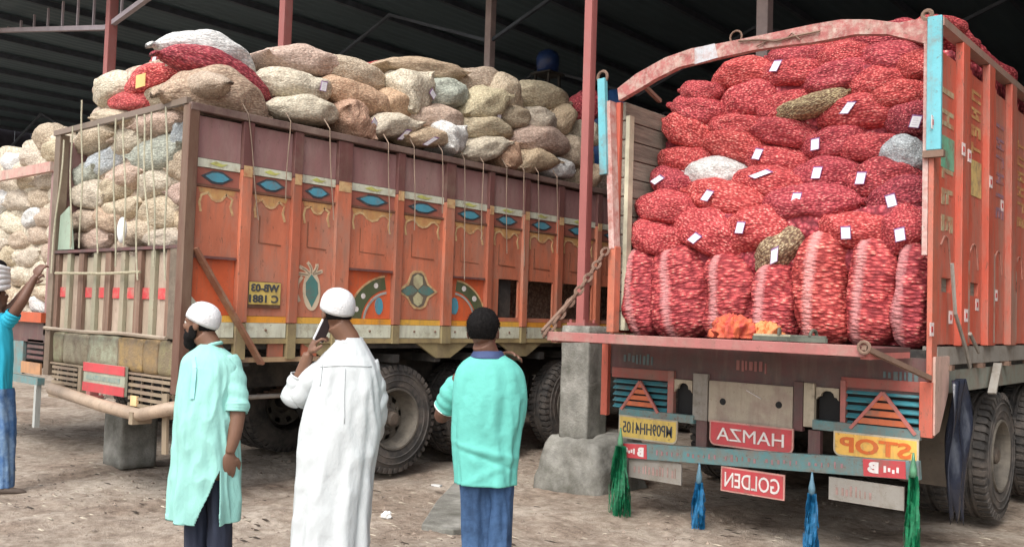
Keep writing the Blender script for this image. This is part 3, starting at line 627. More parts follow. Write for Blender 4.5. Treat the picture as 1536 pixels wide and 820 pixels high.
lettering(ylet[2]+.08, ylet[2]+.34, 3.25, 2.4, wl((.24, .18, .26), 'letter_plum'), 6, 8)
lettering(ylet[3]+.08, ylet[3]+.34, 3.2, 2.4, wl((.52, .36, .16), 'letter_ochre'), 6, 12)
lettering(ylet[4]+.08, ylet[4]+.34, 3.2, 2.4, wl((.42, .44, .28), 'letter_sage'), 6, 15)
mb = MB(); x = FX-.0145; mb.box(x, x+.004, ylet[0]+.06, ylet[0]+.36, 2.66, 2.88); part('painted_block', mb, paint('block_green', (.16, .46, .30), damt=.5, dscale=9), T)
mb = MB(); mb.box(x, x+.004, ylet[1]+.06, ylet[1]+.36, 2.55, 2.82); part('painted_block', mb, paint('block_yellow', (.62, .46, .18), damt=.5, dscale=9), T)
mb = MB()
for j in range(NP):                                                     # thin painted curls at mid height
    yy = ylet[j]; zc = 2.12; mb.tube([(FX-.008, yy+.06+.22*t, zc+.07*math.sin(t*PI)-(.12*max(0, t-.8)/.2)) for t in np.linspace(0, 1, 9)], .006, 4)
part('painted_curl', mb, paint('curl_pink', (.50, .22, .17), damt=.4), T, kind='stuff')
# worn patches low on the flank
for j in range(4):
    mb = MB(); x = FX+.0125; yy = ylet[j]+.40+.173; mb.box(x, x+.003, yy+.01, yy+.115, 1.45, 2.05+.1*(j % 2)); part('worn_patch', mb, paint('worn_paint', (.40, .30, .25), damt=.6, dirt=(.5, .12, .06), dscale=6), T)
refl = [(1410, 183), (1446, 224), (1455, 234), (1487, 273), (1514, 308), (1532, 338), (1408, 494), (1438, 476), (1450, 473), (1477, 457), (1505, 443), (1528, 430)]
RW, RR = mat('sticker_white', (.72, .60, .58), var=.1, bump=0), mat('sticker_red', (.50, .07, .06), var=.1, bump=0)
for u, v in refl:
    P = at(u, v, 0, FX+.04); s = .045; yy, z = P[1], P[2]; x = FX+.036 if (((yy-RY-.10) % .71) > .40 and ((yy-RY-.10) % .71) < .57) else (FX+.0125 if ((yy-RY-.10) % .71) >= .57 else FX-.014)
    if yy < RY+.1: x = RXR-.004
    mb = MB(); mb.box(x, x+.003, yy-s*.9, yy+s*.9, z-s, z+s, 0); mb.box(x+.003, x+.005, yy-s*.42, yy+s*.42, z-s*.42, z+s*.42, 1); part('square_sticker', mb, [RW, RR], T)
mb = MB(); mb.box(FX-.10, FX-.002, RY+.092, RY+RLEN, 1.30, 1.425); part('side_beam', mb, GREY, T)
mb = MB(); mb.box(FX-.12, FX-.02, RY+.05, RY+RLEN, 1.10, 1.26); part('lower_beam', mb, paint('dusty_green_grey', (.24, .26, .22), damt=.6, dscale=8), T)
mb = MB()
for yy in np.arange(RY+.3, RY+RLEN, .8): mb.box(FX-.10, FX+.03, yy, yy+.07, 1.262, 1.298)
part('bearer_ends', mb, RUST, T, kind='stuff')
mb = MB(); mb.tube([at(1428, 395, 0, FX+.06), at(1433, 470, 0, FX+.06), at(1448, 520, 0, FX+.06), at(1455, 550, 0, FX+.05)], .014, 6); mb.tube([at(1455, 500, 0, FX+.05), at(1468, 528, 0, FX+.05)], .014, 6); part('lashing_hook', mb, GREY, T)
mb = MB(); mb.beam(at(1497, 545, 0, FX+.03), at(1488, 590, 0, FX+.03), .06, .02); part('stay', mb, GREY, T)
# tailgate, let down flat
mb = MB(); mb.box(RXL+.05, RXR-.14, 5.72, RY-.035, 1.385, 1.415); part('tailgate_sheet', mb, DMAR, T)
mb = MB(); mb.box(RXL+.03, RXR-.16, 5.66, 5.715, 1.36, 1.43); part('tailgate_rail', mb, paint('tailgate_pink', (.36, .13, .12), damt=.5, dirt=(.34, .24, .2)), T, bev=.004)
for x in (RXL+.03, RXR-.20):
    mb = MB(); mb.box(x, x+.06, 5.72, RY-.04, 1.345, 1.384); part('tailgate_rail', mb, PINK, T)
for k in range(5):
    mb = MB(); x = RXL+.4+k*.45; mb.box(x, x+.05, 5.72, RY-.04, 1.35, 1.384); part('tailgate_rib', mb, DMAR, T)
mb = MB(); a = Vector((RXL+.02, RY-.04, 2.14)); b = Vector((RXL+.02, 5.64, 1.40)); chain(mb, a, b, .10, .012, .03); part('chain', mb, RUST, T)
mb = MB(); mb.beam(b+Vector((-.02, 0, .03)), a.lerp(b, .55)+Vector((0, 0, -.02)), .03, .02); part('chain_bar', mb, RUST, T)
cr_ = (RXR-.15, 5.64, 1.42); mb = MB()
mb.tube([(cr_[0]+.035*math.cos(t), cr_[1], cr_[2]+.035*math.sin(t)) for t in np.linspace(0, 2*PI, 13)[:-1]], .011, 6, closed=True)
mb.beam(cr_, (RXR-.01, RY-.05, 1.22), .032, .032); part('hinge_arm', mb, RUST, T)
# ---- lower rear
YB = RY
mb = MB(); mb.box(RXL-.02, RXR+.0, YB+.02, YB+.06, 1.08, 1.345)
part('rear_beam', mb, DMAR, T)
rr = random.Random(5)
for ul, ur, vt, vb, mm in ((936, 978, 530, 547, paint('faint_teal_letter', (.10, .15, .16), damt=.5)), (1325, 1378, 556, 574, paint('faint_teal_letter', (1, 1, 1))), (1105, 1152, 541, 561, paint('faint_red_letter', (.36, .14, .13), damt=.5))):
    mb = MB(); a = R4(ul, ur, vt, vb, YB+.02); x = a[0]
    while x < a[1]: w_ = rr.uniform(.012, .03); mb.box(x, x+w_, YB+.015, YB+.0205, a[2]+rr.uniform(0, .03), a[3]-rr.uniform(0, .02)); x += w_+rr.uniform(.01, .02)
    part('worn_lettering', mb, mm, T, kind='stuff')
mb = MB(); mb.box(RXL-.02, RXL+.045, YB-.02, YB+.03, at(911, 622, 1, YB)[2], 1.34); part('rear_frame', mb, RED, T, bev=.004)
mb = MB(); mb.box(RXR-.085, RXR+.0, YB-.02, YB+.03, at(1391, 656, 1, YB)[2], 1.19); part('rear_frame', mb, RED, T, bev=.004)
for q in ((918, 1004, 553, 568), (1262, 1382, 569, 584)):
    mb = MB(); rbox(mb, *q, YB); part('rear_frame', mb, paint('frame_dull_red', (.34, .085, .07), damt=.6), T)
def louvre(ul, ur, vt, vb, apex, bl, br):
    a = R4(ul, ur, vt, vb, YB); mb = MB(); mb.box(a[0], a[1], YB+.05, YB+.055, a[2], a[3]); part('recess_shade', mb, BLK, T)  # black sheet paints the shade behind the slats
    n = 5; h = (a[3]-a[2])/n
    for k in range(n):
        z = a[2]+h*k; mb = MB(); mb.add([(a[0], YB+.005, z+.012), (a[1], YB+.005, z+.012), (a[1], YB+.045, z+h*.74), (a[0], YB+.045, z+h*.74), (a[0], YB+.0, z+.02), (a[1], YB+.0, z+.02), (a[1], YB+.035, z+h*.80), (a[0], YB+.035, z+h*.80)], [(0, 1, 2, 3), (4, 5, 6, 7), (0, 1, 5, 4), (2, 3, 7, 6), (0, 3, 7, 4), (1, 2, 6, 5)]); part('slat', mb, TEALS, T)
    A = at(*apex, 1, YB); B = at(*bl, 1, YB); D = at(*br, 1, YB); zb = (B[2]+D[2])/2; B = Vector((B[0], YB-.03, zb)); D = Vector((D[0], YB-.03, zb)); A = Vector(((B.x+D.x)/2, YB-.03, A[2]))
    mb = MB(); mb.prism([(B.x, zb), (D.x, zb), (A.x, A.z)], 'y', YB-.014, YB-.010); part('recess_shade', mb, BLK, T)  # flat black triangle, painted shade behind the orange slats
    for k in range(4):
        f0, f1 = .06+k*.235, .06+k*.235+.165; l0, l1 = B.lerp(A, f0), B.lerp(A, f1); r0, r1 = D.lerp(A, f0), D.lerp(A, f1)
        mb = MB(); mb.prism([(l0.x, l0.z), (r0.x, r0.z), (r1.x, r1.z), (l1.x, l1.z)], 'y', YB-.035, YB-.018); part('slat', mb, paint('slat_orange', (.60, .15, .06), damt=.2), T)
    mb = MB(); dz = Vector((0, 0, -.0)); mb.beam(B+(B-A)*.12, A, .022, .02, up=(0, 1, 0)); mb.beam(D+(D-A)*.12, A+Vector((0, .003, 0)), .022, .02, up=(0, 1, 0)); part('triangle_frame', mb, PINK, T)
louvre(919, 1000, 569, 616, (957, 571), (938, 611), (987, 611))
louvre(1268, 1380, 584, 646, (1325, 588), (1283, 640), (1370, 640))
# panel of posts, niches and number board
def niche(ul, ur, vt, vb):
    a = R4(ul, ur, vt, vb, YB); w_, h_ = a[1]-a[0], a[3]-a[2]; x0, z0, x1, z1 = a[0], a[2], a[1], a[3]; xm = (x0+x1)/2
    mb = MB(); arc = [(x0, z0+h_*.62)]
    def lobes(xs, zs): return [(x, z) for x, z in zip(xs, zs)]
    L = [(x0, z1-.30*h_), (x0+.10*w_, z1-.20*h_), (x0+.20*w_, z1-.19*h_), (x0+.24*w_, z1-.08*h_), (x0+.36*w_, z1-.01*h_), (xm, z1+.0)]
    mb.prism(L+[(xm, z1+.10*h_), (x0-.0, z1+.10*h_)], 'y', YB, YB+.03); Rr = [(2*xm-p, q) for p, q in L][::-1]
    mb.prism(Rr+[(x1, z1+.10*h_), (xm, z1+.10*h_)], 'y', YB, YB+.03); part('scalloped_niche', mb, CREAM, T)
    mb = MB(); mb.box(x0, x1, YB+.06, YB+.07, z0, z1+.1*h_); part('recess_shade', mb, BLK, T)  # black sheet at the back of the niche, its shade put into colour
niche(1011, 1038, 574, 622); niche(1224, 1258, 586, 632)
for ul, ur, vt, vb, m in ((1001, 1010, 556, 624, PINK), (1039, 1061, 560, 630, GREY), (1190, 1204, 572, 646, DMAR), (1205, 1221, 574, 640, CREAM), (1260, 1268, 570, 640, PINK)):
    mb = MB(); rbox(mb, ul, ur, vt, vb, YB-.012, .045); part('panel_post', mb, m, T, bev=.003)
mb = MB(); a = rbox(mb, 1063, 1189, 575, 639, YB-.008, .03); nb = part('number_board', mb, paint('board_cream', (.42, .36, .28), damt=.6, dirt=(.33, .24, .2), dscale=5), T)
for u, v in ((1084, 602), (1168, 607)):
    P = at(u, v, 1, YB-.01); mb = MB(); mb.lathe([(-.006, 0), (-.006, .024), (.0, .026)], (P[0], YB-.008, P[2]), 'y', 16); part('hole_shade', mb, BLK, T)  # flat black disc on the board, painted as the shade of a hole
mb = MB(); mb.beam(at(1120, 585, 1, YB-.012), at(1142, 598, 1, YB-.012), .012, .006); part('scratch', mb, WHT, T)
for ul, ur, vt, vb in ((928, 1040, 617, 629), (1218, 1380, 637, 652)):
    mb = MB(); rbox(mb, ul, ur, vt, vb, YB-.03, .05); part('teal_rail', mb, TEALD, T, bev=.003)
for ul, ur, vt, vb in ((1044, 1060, 630, 672), (1212, 1230, 645, 690)):
    mb = MB(); rbox(mb, ul, ur, vt, vb, YB+.0, .05); part('bumper_stay', mb, DMAR, T)
def round_plate(name, ul, ur, vt, vb, Y, m, mbord, corners=(1, 1, 0, 0), r=.05, parent=None):
    a = R4(ul, ur, vt, vb, Y)
    def pl(x0, x1, z0, z1, r):
        P = []
        for (cx, cz, s, on) in ((x0, z0, PI, corners[0]), (x1, z0, 1.5*PI, corners[1]), (x1, z1, 0, corners[3]), (x0, z1, .5*PI, corners[2])):
            if not on: P.append((cx, cz)); continue
            ox, oz = (cx+r if cx == x0 else cx-r), (cz+r if cz == z0 else cz-r)
            P += [(ox+r*math.cos(s+t), oz+r*math.sin(s+t)) for t in np.linspace(0, PI/2, 6)]
        return P
    mb = MB(); mb.prism(pl(a[0], a[1], a[2], a[3], r), 'y', Y, Y+.012, 0); mb.prism(pl(a[0]+.012, a[1]-.012, a[2]+.012, a[3]-.012, r*.8), 'y', Y-.003, Y, 1)
    part(name, mb, [mbord, m], T); return a
YP = YB-.045
a = round_plate('number_plate', 928, 1016, 626, 661, YP, paint('plate_yellow', (.66, .48, .12), damt=.15), CREAM)
text_at('MP09HH4105', ((a[0]+a[1])/2, YP-.004, (a[2]+a[3])/2), (a[1]-a[0])*.84, (a[3]-a[2])*.50, '-y', NAVY, T)
a = round_plate('name_plate', 1064, 1190, 636, 674, YP, PLRED, paint('plate_border', (.55, .28, .24)))
text_at('HAMZA', ((a[0]+a[1])/2, YP-.009, (a[2]+a[3])/2), (a[1]-a[0])*.80, (a[3]-a[2])*.50, '-y', WHT, T, bold=0)
a = round_plate('stop_plate', 1250, 1378, 652, 690, YP, paint('stop_yellow', (.78, .46, .10), damt=.15), CREAM, corners=(1, 0, 0, 0))
text_at('STOP', ((a[0]+a[1])/2, YP-.004, (a[2]+a[3])/2), (a[1]-a[0])*.84, (a[3]-a[2])*.62, '-y', paint('stop_orange', (.66, .15, .03), damt=.1), T, bold=.03)
# bumper bar and hanging boards
YU = YB-.09; L0 = at(934, 671, 1, YU); R0 = at(1378, 706, 1, YU); zb_ = (L0[2]+R0[2])/2; bh = .055
mb = MB(); mb.add([], []); mb.beam((L0[0], YU+.03, L0[2]-.02), (R0[0], YU+.03, R0[2]), .06, .125); part('bumper_bar', mb, TEALD, T, bev=.005)
def onbar(f): return L0[0]+(R0[0]-L0[0])*f, L0[2]-.02+(R0[2]-L0[2]+.02)*f
for f0, f1 in ((0.002, .10), (.845, .965)):
    (xa, za), (xb, zb2) = onbar(f0), onbar(f1); mb = MB(); mb.beam((xa, YU-.002, za), (xb, YU-.002, zb2), .006, .115); part('bumper_end_patch', mb, PLRED, T)
    xm, zm, wm = (xa+xb)/2, (za+zb2)/2, xb-xa
    text_at('B', (xm-wm*.26*(1 if f0 > .5 else -1), YU-.006, zm), wm*.26, .075, '-y', WHT, T, bold=.06)
    mb = MB(); sg = 1 if f0 > .5 else -1
    for q in range(4): mb.box(xm+sg*wm*(.02+.1*q)-.008, xm+sg*wm*(.02+.1*q)+.008, YU-.008, YU-.0055, zm-.024+.008*(q % 2), zm+.02-.01*(q % 3))
    part('lettering', mb, WHT, T, kind='stuff')
mb = MB(); rr = random.Random(11)                                   # worn pink lettering, no longer readable
for q in range(34):
    f = .14+.66*q/33
    if q % 7 == 5: continue
    xa, za = onbar(f); hh = rr.uniform(.012, .028); mb.box(xa-.005, xa+rr.uniform(.004, .016), YU-.0035, YU+.001, za-hh, za+hh*rr.uniform(.2, 1))
part('worn_lettering', mb, paint('faint_bumper_letter', (.34, .18, .20), damt=.6, dscale=9), T, kind='stuff')
for ul, ur, vt, vb, m in ((943, 1022, 689, 721, GREY), (1243, 1356, 722, 757, GREY)):
    mb = MB(); a = rbox(mb, ul, ur, vt, vb, YU+.03, .015); part('hanging_board', mb, m, T)
    mb = MB(); x = a[0]+.05
    while x < (a[1]-.05 if ul < 1000 else a[0]+.30):
        hh = (a[3]-a[2])*.24; zc = (a[2]+a[3])/2; mb.box(x, x+rr.uniform(.008, .02), YU+.027, YU+.0305, zc-hh, zc+hh*rr.uniform(.1, 1)); x += rr.uniform(.025, .045)
    part('worn_lettering', mb, paint('faint_board_letter', (.40, .25, .23), damt=.6, dscale=12), T, kind='stuff')
a = round_plate('small_name_plate', 1081, 1177, 705, 743, YU+.01, PLRED, paint('plate_border', (1, 1, 1)), corners=(0, 0, 0, 0))
text_at('GOLDEN', ((a[0]+a[1])/2, YU+.006, (a[2]+a[3])/2), (a[1]-a[0])*.86, (a[3]-a[2])*.6, '-y', WHT, T)
mb = MB(); P = at(1322, 743, 1, YU+.029); 
# mud flaps and the torn black sheet behind the tassel
mb = MB(); mb.box(RXR-.44, RXR-.02, RY+.72, RY+.74, .40, 1.08); part('mud_flap', mb, paint('dusty_flap', (.20, .165, .13), damt=.6, dirt=(.12, .10, .08)), T)
mb = MB(); mb.prism([(RY+.0, 1.36), (RY+.32, 1.36), (RY+.30, 1.12), (RY+.10, .86), (RY, .84)], 'x', RXR-.012, RXR+.012); part('side_skirt', mb, paint('chalky_pink', (.52, .34, .29), damt=.6, dirt=(.36, .28, .22)), T)
chassis(T, -3.23, RY+.15, RY+RLEN, (8.42, 9.8))
for y in (8.42, 9.80):
    wheel(T, RXR-.16, y, 1, dual=True); wheel(T, RXL+.16, y, -1, dual=True)
wheel(T, RXR-.16, 14.0, 1); wheel(T, RXL+.16, 14.0, -1)
mb = MB(); mb.box(RXL+.1, RXR-.1, RY+RLEN+.1, RY+RLEN+1.9, .7, 2.6); part('cab', mb, RED, T, bev=.08)
mb = MB(); P0 = at(1436, 572, 0, FX+.03); n1, n2 = 16, 30; vs = []
for i in range(n1):
    for q in range(n2):
        f, g_ = i/(n1-1), q/(n2-1); wd_ = .17+.08*math.sin(g_*PI)+.04*math.sin(g_*9); z = 1.20-g_*(.92+.12*math.sin(i*1.9)+.06*math.sin(i*4.3))
        vs.append((FX+.045+.03*math.sin(f*15+g_*3)+.02*math.sin(g_*8+f*5), P0[1]-.02+(f-.5)*2*wd_+.02*math.sin(g_*7), z))
mb.add(vs, [(i*n2+q, (i+1)*n2+q, (i+1)*n2+q+1, i*n2+q+1) for i in range(n1-1) for q in range(n2-1)])
o = solo('black_plastic_sheet', mb, mat('black_plastic', (.02, .023, .035), rough=.25, bump=.4, fine=20), 'torn black plastic sheet hanging beside the rear tyre of the red lorry', 'plastic sheet', (FX, P0[1], 0), smooth=True); mo = o.modifiers.new('s', 'SOLIDIFY'); mo.thickness = .004
# tassels
def tassel(u, v0, v1, Y, wpx, col, label, seed):
    P = at(u, v0, 1, Y); Q = at(u, v1, 1, Y); Lh = P[2]-Q[2]; w_ = wpx/px_scale(P, 0)[0]; t = thing('tassel', label, 'tassel', (P[0], Y, P[2]), 'tassels hanging from the red lorry'); r = random.Random(seed)
    mb = MB(); mb.tube([(P[0], Y, P[2]+.05), (P[0], Y, P[2]), (P[0], Y, P[2]-.06), (P[0], Y, P[2]-.11)], [.006, .012, .024, .024], 10); part('binding', mb, mat(col[2]+'_binding', col[1], rough=.3), t, True)
    mb = MB()
    for k in range(75):
        a = r.uniform(0, 2*PI); q = r.random()**.5; bx, by = math.cos(a)*q*w_*.5, math.sin(a)*q*w_*.4; ln = Lh*r.uniform(.8, 1.02); ph = r.uniform(0, 6); pts = []
        for j in range(7):
            f = j/6; pts.append(Vector((P[0]+bx*(.35+.65*min(1, f*1.6))+.008*math.sin(ph+f*7), Y+by*(.4+.6*f)+.008*math.cos(ph+f*6), P[2]-.10-(ln-.10)*f)))
        for j in range(6):
            p, q2 = pts[j], pts[j+1]; ww = .007*(1.3-.5*j/6); tw = Vector((math.cos(a+j*.5), math.sin(a+j*.5), 0))*ww
            mb.add([p-tw, p+tw, q2+tw*.85, q2-tw*.85], [(0, 1, 2, 3)])
    part('strands', mb, mat(col[2]+'_strands', col[0], rough=.35, var=.45, scale=30, bump=.2), t, kind='stuff')
GRN = ((.010, .15, .065), (.10, .28, .16), 'green'); BLU = ((.015, .13, .28), (.12, .24, .32), 'blue')
tassel(931, 650, 783, YU-.05, 30, GRN, 'dark green tassel at the left end of the lorry bumper beneath the yellow number plate', 1)
tassel(1049, 703, 797, YU-.02, 19, BLU, 'short blue tassel hanging to the left of the red GOLDEN plate', 2)
tassel(1218, 718, 835, YU-.02, 21, BLU, 'longer blue tassel hanging to the right of the red GOLDEN plate', 3)
tassel(1370, 690, 850, YU-.05, 24, GRN, 'bright green tassel at the right bumper end under the STOP plate', 4)
# ------------------------------------------------------------------ the red lorry's load, row by row from the bottom
def Yfor(v): return float(np.interp(v, [60, 120, 250, 275, 305, 350, 420], [7.12, 7.05, 6.98, 6.82, 6.66, 6.62, 6.56]))
rowsR = [
 [(975, 310+0, 1, 1, 0, None, None)][:0],
 [(974, 354, 98, 52, -5, 'red', None), (1047, 347, 125, 66, -24, 'red', (1042, 357, .3)), (1127, 346, 122, 66, 0, 'red', (1111, 342, .1)), (1168, 373, 112, 54, 42, 'garlic', (1168, 384, .5)), (1272, 340, 130, 58, 3, 'red', (1270, 349, 0)), (1350, 346, 100, 66, 22, 'red', (1351, 352, .2))],
 [(982, 310, 100, 50, -6, 'red', None), (1072, 295, 128, 50, -8, 'red', (1062, 294, .2)), (1200, 302, 146, 54, 4, 'red', (1195, 299, .1)), (1342, 292, 120, 54, 15, 'plum', (1338, 301, 0))],
 [(997, 270, 75, 42, -10, 'red', (987, 270, .6)), (1063, 257, 92, 40, 0, 'white', None), (1142, 272, 125, 46, -8, 'red', (1140, 262, .6)), (1222, 262, 122, 52, 4, 'red', (1226, 260, .1)), (1306, 268, 130, 58, 3, 'plum', (1292, 268, .1))],
 [(1012, 236, 86, 50, 8, 'red', None), (1092, 217, 118, 46, -10, 'red', None), (1150, 236, 118, 46, -6, 'red', (1137, 232, .1)), (1236, 212, 112, 52, 14, 'red', (1224, 217, .1)), (1292, 216, 112, 46, 8, 'red', None), (1352, 232, 82, 48, -8, 'pale_blue', None)],
 [(1020, 192, 88, 52, -20, 'red', None), (1090, 186, 98, 40, 0, 'red', None), (1162, 196, 118, 42, -6, 'red', None), (1278, 166, 142, 52, 8, 'red', (1272, 163, .3)), (1356, 174, 86, 52, 4, 'plum', (1374, 182, .2))],
 [(1034, 161, 92, 48, -12, 'red', None), (1114, 145, 102, 56, 12, 'red', None), (1158, 158, 100, 44, 20, 'red', None), (1208, 156, 116, 34, 20, 'garlic', None), (1330, 138, 110, 44, 10, 'red', None)],
 [(1043, 133, 70, 34, 4, 'red', None), (1106, 108, 112, 42, 14, 'red', None), (1172, 105, 108, 46, 8, 'red', (1163, 100, .2)), (1240, 112, 122, 52, 16, 'red', None), (1306, 121, 112, 46, 4, 'red', None), (1366, 100, 80, 46, 10, 'red', None)],
 [(1185, 80, 92, 36, 6, 'red', None), (1252, 80, 86, 42, 14, 'red', None), (1330, 83, 122, 50, -3, 'red', None)],
]
GL = 'sacks loaded on the red lorry'
rown = ['', 'in the row resting on the upright sacks', 'in the second row above the upright sacks', 'in the white sack row', 'in the pale blue sack row', 'in the fifth lying row up', 'beside the long yellowish sack', 'in the row just under the arched board', 'peeping out right below the arched board']
for ri, row in enumerate(rowsR):
    order = sorted(range(len(row)), key=lambda i: row[i][0])
    for oi, i in enumerate(order):
        u, v, a, b, ang, col, tg = row[i]; pos = 'leftmost' if oi == 0 else ('rightmost' if oi == len(row)-1 else ORD[oi]+' from left')
        lab = f"{CN[col]}{' tagged' if tg else ''} sack, {pos} {rown[ri]}"
        if col == 'white': lab = 'only white sack among the red net sacks on the right lorry'
        if col == 'pale_blue': lab = 'pale blue sack jammed against the right post among the red sacks'
        if col == 'garlic': lab = 'yellowish net sack with a white tag leaning above the short upright red sack' if tg else 'long thin yellowish sack lying high among the red net sacks'
        place_sack(u, v, a, b, ang, ('y', Yfor(v)+(.10 if ang > 40 and col == 'garlic' else 0)-(.0 if col != 'white' else 0)), col, lab, GL, .44, 'tied', tg, longest=1.15, push=-.06 if col in ('garlic', 'white', 'pale_blue') else 0)
# upright sacks along the tailgate
def upright(u0, u1, ut0, ut1, vt, vb, label, sd):
    Y = 6.575; um, ut = (u0+u1)/2, (ut0+ut1)/2; B = at(um, vb, 1, Y); A = at(ut, vt, 1, Y); wd = (u1-u0)/px_scale(B, 0)[0]
    A = Vector(A); B = Vector((B[0], Y, RB-.03)); c = (A+B)/2; d = (A-B); Lh = d.length*1.10
    me = shape('red', 'post', sd).copy(); me.materials.clear(); me.materials.append(upr)
    P = np.array([q.co[:] for q in me.vertices]); N = np.stack([P[:, 2]*wd*1.02+.012*np.sin(P[:, 0]*9+sd), P[:, 1]*.40, P[:, 0]*Lh], -1)     # stand it on end at its real size
    me.vertices.foreach_set('co', N.ravel().astype(np.float32)); me.flip_normals(); me.update()
    o = link('upright_sack', me, None, (c.x, Y+.2, c.z+.01)); o.rotation_euler = (-.05, math.atan2(d.x, d.z), 0); tag(o, label, 'sack', GL); return o
upright(928, 982, 926, 962, 372, 494, 'narrow upright red sack squeezed against the left post of the tailgate opening', 0)
upright(966, 1058, 960, 1035, 370, 494, 'broad upright red sack, second from the left post, leaning with a pale stripe', 1)
upright(1042, 1118, 1036, 1112, 378, 494, 'upright red sack directly behind the orange cloth bundle', 2)
upright(1112, 1180, 1112, 1184, 396, 494, 'shortest upright red sack, lying under the yellowish net sack', 3)
upright(1172, 1262, 1180, 1272, 346, 494, 'tallest upright red sack with a wide pale stripe, behind the sandals', 4)
upright(1250, 1330, 1262, 1340, 352, 494, 'upright red sack second from the right post of the tailgate opening', 5)
upright(1324, 1384, 1336, 1388, 362, 494, 'rightmost upright red sack against the right post, frayed at its edge', 0)
for u, v, a, b, ang, y, lab in ((1442, 36, 62, 34, -6, 7.0, 'red sack bulging over the top right corner beside the teal guard'), (1466, 62, 62, 46, -30, 7.7, 'red sack bulging over the flank rail, next to the corner one'), (1494, 92, 62, 52, -38, 8.5, 'red sack bulging over the flank rail at the middle of the visible rail'), (1522, 124, 56, 50, -38, 9.4, 'red sack bulging over the flank rail nearest the right picture edge')):
    place_sack(u, v, a, b, ang, ('x', FX-.12), 'red', lab, GL, .5, longest=1.1)
for u, v in ((1372, 44), (1340, 50), (1305, 58), (1230, 70)):
    place_sack(u, v, 100, 40, 4, ('y', 7.45), 'red', {1372: 'red sack half hidden behind the right end of the arched board', 1340: 'red sack behind the arched board, left of its right end', 1305: 'red sack hidden behind the crown of the arched board', 1230: 'red sack behind the arched board, left of its crown'}[u], GL, .45)
def mass(name, x0, x1, y0, y1, z0, z1, m, label, cat, seed, topf=None, seg=.11):
    """the packed sacks further in: one lumpy body behind the ones that show"""
    bm = bmesh.new(); bmesh.ops.create_cube(bm, size=2); n = 26; bmesh.ops.subdivide_edges(bm, edges=bm.edges, cuts=n, use_grid_fill=True)
    P = []
    for v in bm.verts:
        x, y, z = (x0+x1)/2+v.co.x*(x1-x0)/2, (y0+y1)/2+v.co.y*(y1-y0)/2, (z0+z1)/2+v.co.z*(z1-z0)/2
        k = abs(math.sin(x*4.6+math.floor(z/.24)*1.7))**.5*abs(math.sin(z*PI/.24))**.5
        if topf and v.co.z > -.99: z = z0+(z-z0)*(topf(x, y)-z0)/(z1-z0)
        P.append((x, y-(.10*k if v.co.y < -.9 else 0), z+(.10*k if v.co.z > .9 else 0)))
    mb = MB(); mb.add(P, [tuple(v.index for v in f.verts) for f in bm.faces]); bm.free()
    return solo(name, mb, m, label, cat, ((x0+x1)/2, y0, z0), smooth=True, kind='stuff')
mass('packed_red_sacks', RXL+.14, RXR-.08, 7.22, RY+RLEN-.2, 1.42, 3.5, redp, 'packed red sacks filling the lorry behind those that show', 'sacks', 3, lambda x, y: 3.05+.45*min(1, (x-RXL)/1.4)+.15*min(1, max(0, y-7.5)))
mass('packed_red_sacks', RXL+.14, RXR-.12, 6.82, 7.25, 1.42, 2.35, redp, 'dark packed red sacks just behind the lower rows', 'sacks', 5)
# cloth bundle and sandals on the tailgate
def cloth(u, v, wpx, hpx, Y, m, label, seed, kind=0):
    P = at(u, v, 1, Y); s = 1/px_scale(P, 0)[0]; w_, h_ = wpx*s, hpx*s; mb = MB(); nu, nv = 90, 40; vs = []
    for i in range(nv):
        ph = PI*.5*i/(nv-1)
        for j in range(nu):
            a = 2*PI*j/nu; cx, cy, cz = math.sin(ph)*math.cos(a), math.sin(ph)*math.sin(a), math.cos(ph)
            k = 1+.30*(.5-abs(float(vnoise(cx*2.2+seed, cy*2.2, cz*2.2, seed)))*2)+.13*(.5-abs(float(vnoise(cx*5+seed, cy*5, cz*5, seed+3)))*2)+.05*math.sin(a*13+cz*6)
            vs.append((P[0]+cx*w_*.5*k, Y+cy*.16*k, RB+max(.003, cz*h_*k)))
    mb.add(vs, [(i*nu+j, (i+1)*nu+j, (i+1)*nu+(j+1) % nu, i*nu+(j+1) % nu) for i in range(nv-1) for j in range(nu)])
    return solo('cloth', mb, m, label, 'cloth', (P[0], Y, RB), smooth=True)
OC = mat('orange_cloth', (.55, .12, .05), rough=.85, var=.4, scale=14, dirt=(.45, .05, .06), damt=.6, dscale=9, stretch=(3, 1, 1))
cloth(1100, 497, 62, 30, 6.20, OC, 'crumpled orange and red cloth bundle lying on the tailgate', 1); cloth(1150, 497, 44, 22, 6.34, mat('light_orange_cloth', (.66, .24, .09), var=.3), 'paler orange cloth beside the crumpled bundle, behind the sandals', 3)
def sandal(u, Y, yaw, label, col):
    P = at(u, 495, 1, Y); t = thing('sandal', label, 'sandal', (P[0], Y, RB+.002), 'pair of sandals on the tailgate'); mb = MB(); c, s = math.cos(yaw), math.sin(yaw)
    out = [(.14*math.cos(a), .05*math.sin(a)*(1+.25*math.cos(a))) for a in np.linspace(0, 2*PI, 24)[:-1]]
    mb.prism([(P[0]+x*c-y*s, Y+x*s+y*c) for x, y in out], 'z', RB+.0, RB+.03); part('sole', mb, mat('sandal_sole', (.10, .11, .085)), t)
    mb = MB(); mb.prism([(P[0]+(x*c-y*s)*.94, Y+(x*s+y*c)*.94) for x, y in out], 'z', RB+.031, RB+.045); part('footbed', mb, mat('footbed_'+col, (.36, .34, .24) if col == 'a' else (.14, .15, .12)), t)
    mb = MB(); mb.tube([(P[0]+.04*c-(.045*math.cos(a))*s, Y+.04*s+.045*math.cos(a)*c, RB+.04+.04*math.sin(a)) for a in np.linspace(0, PI, 9)], .012, 6); part('strap', mb, mat('sandal_strap', (.08, .08, .06)), t)
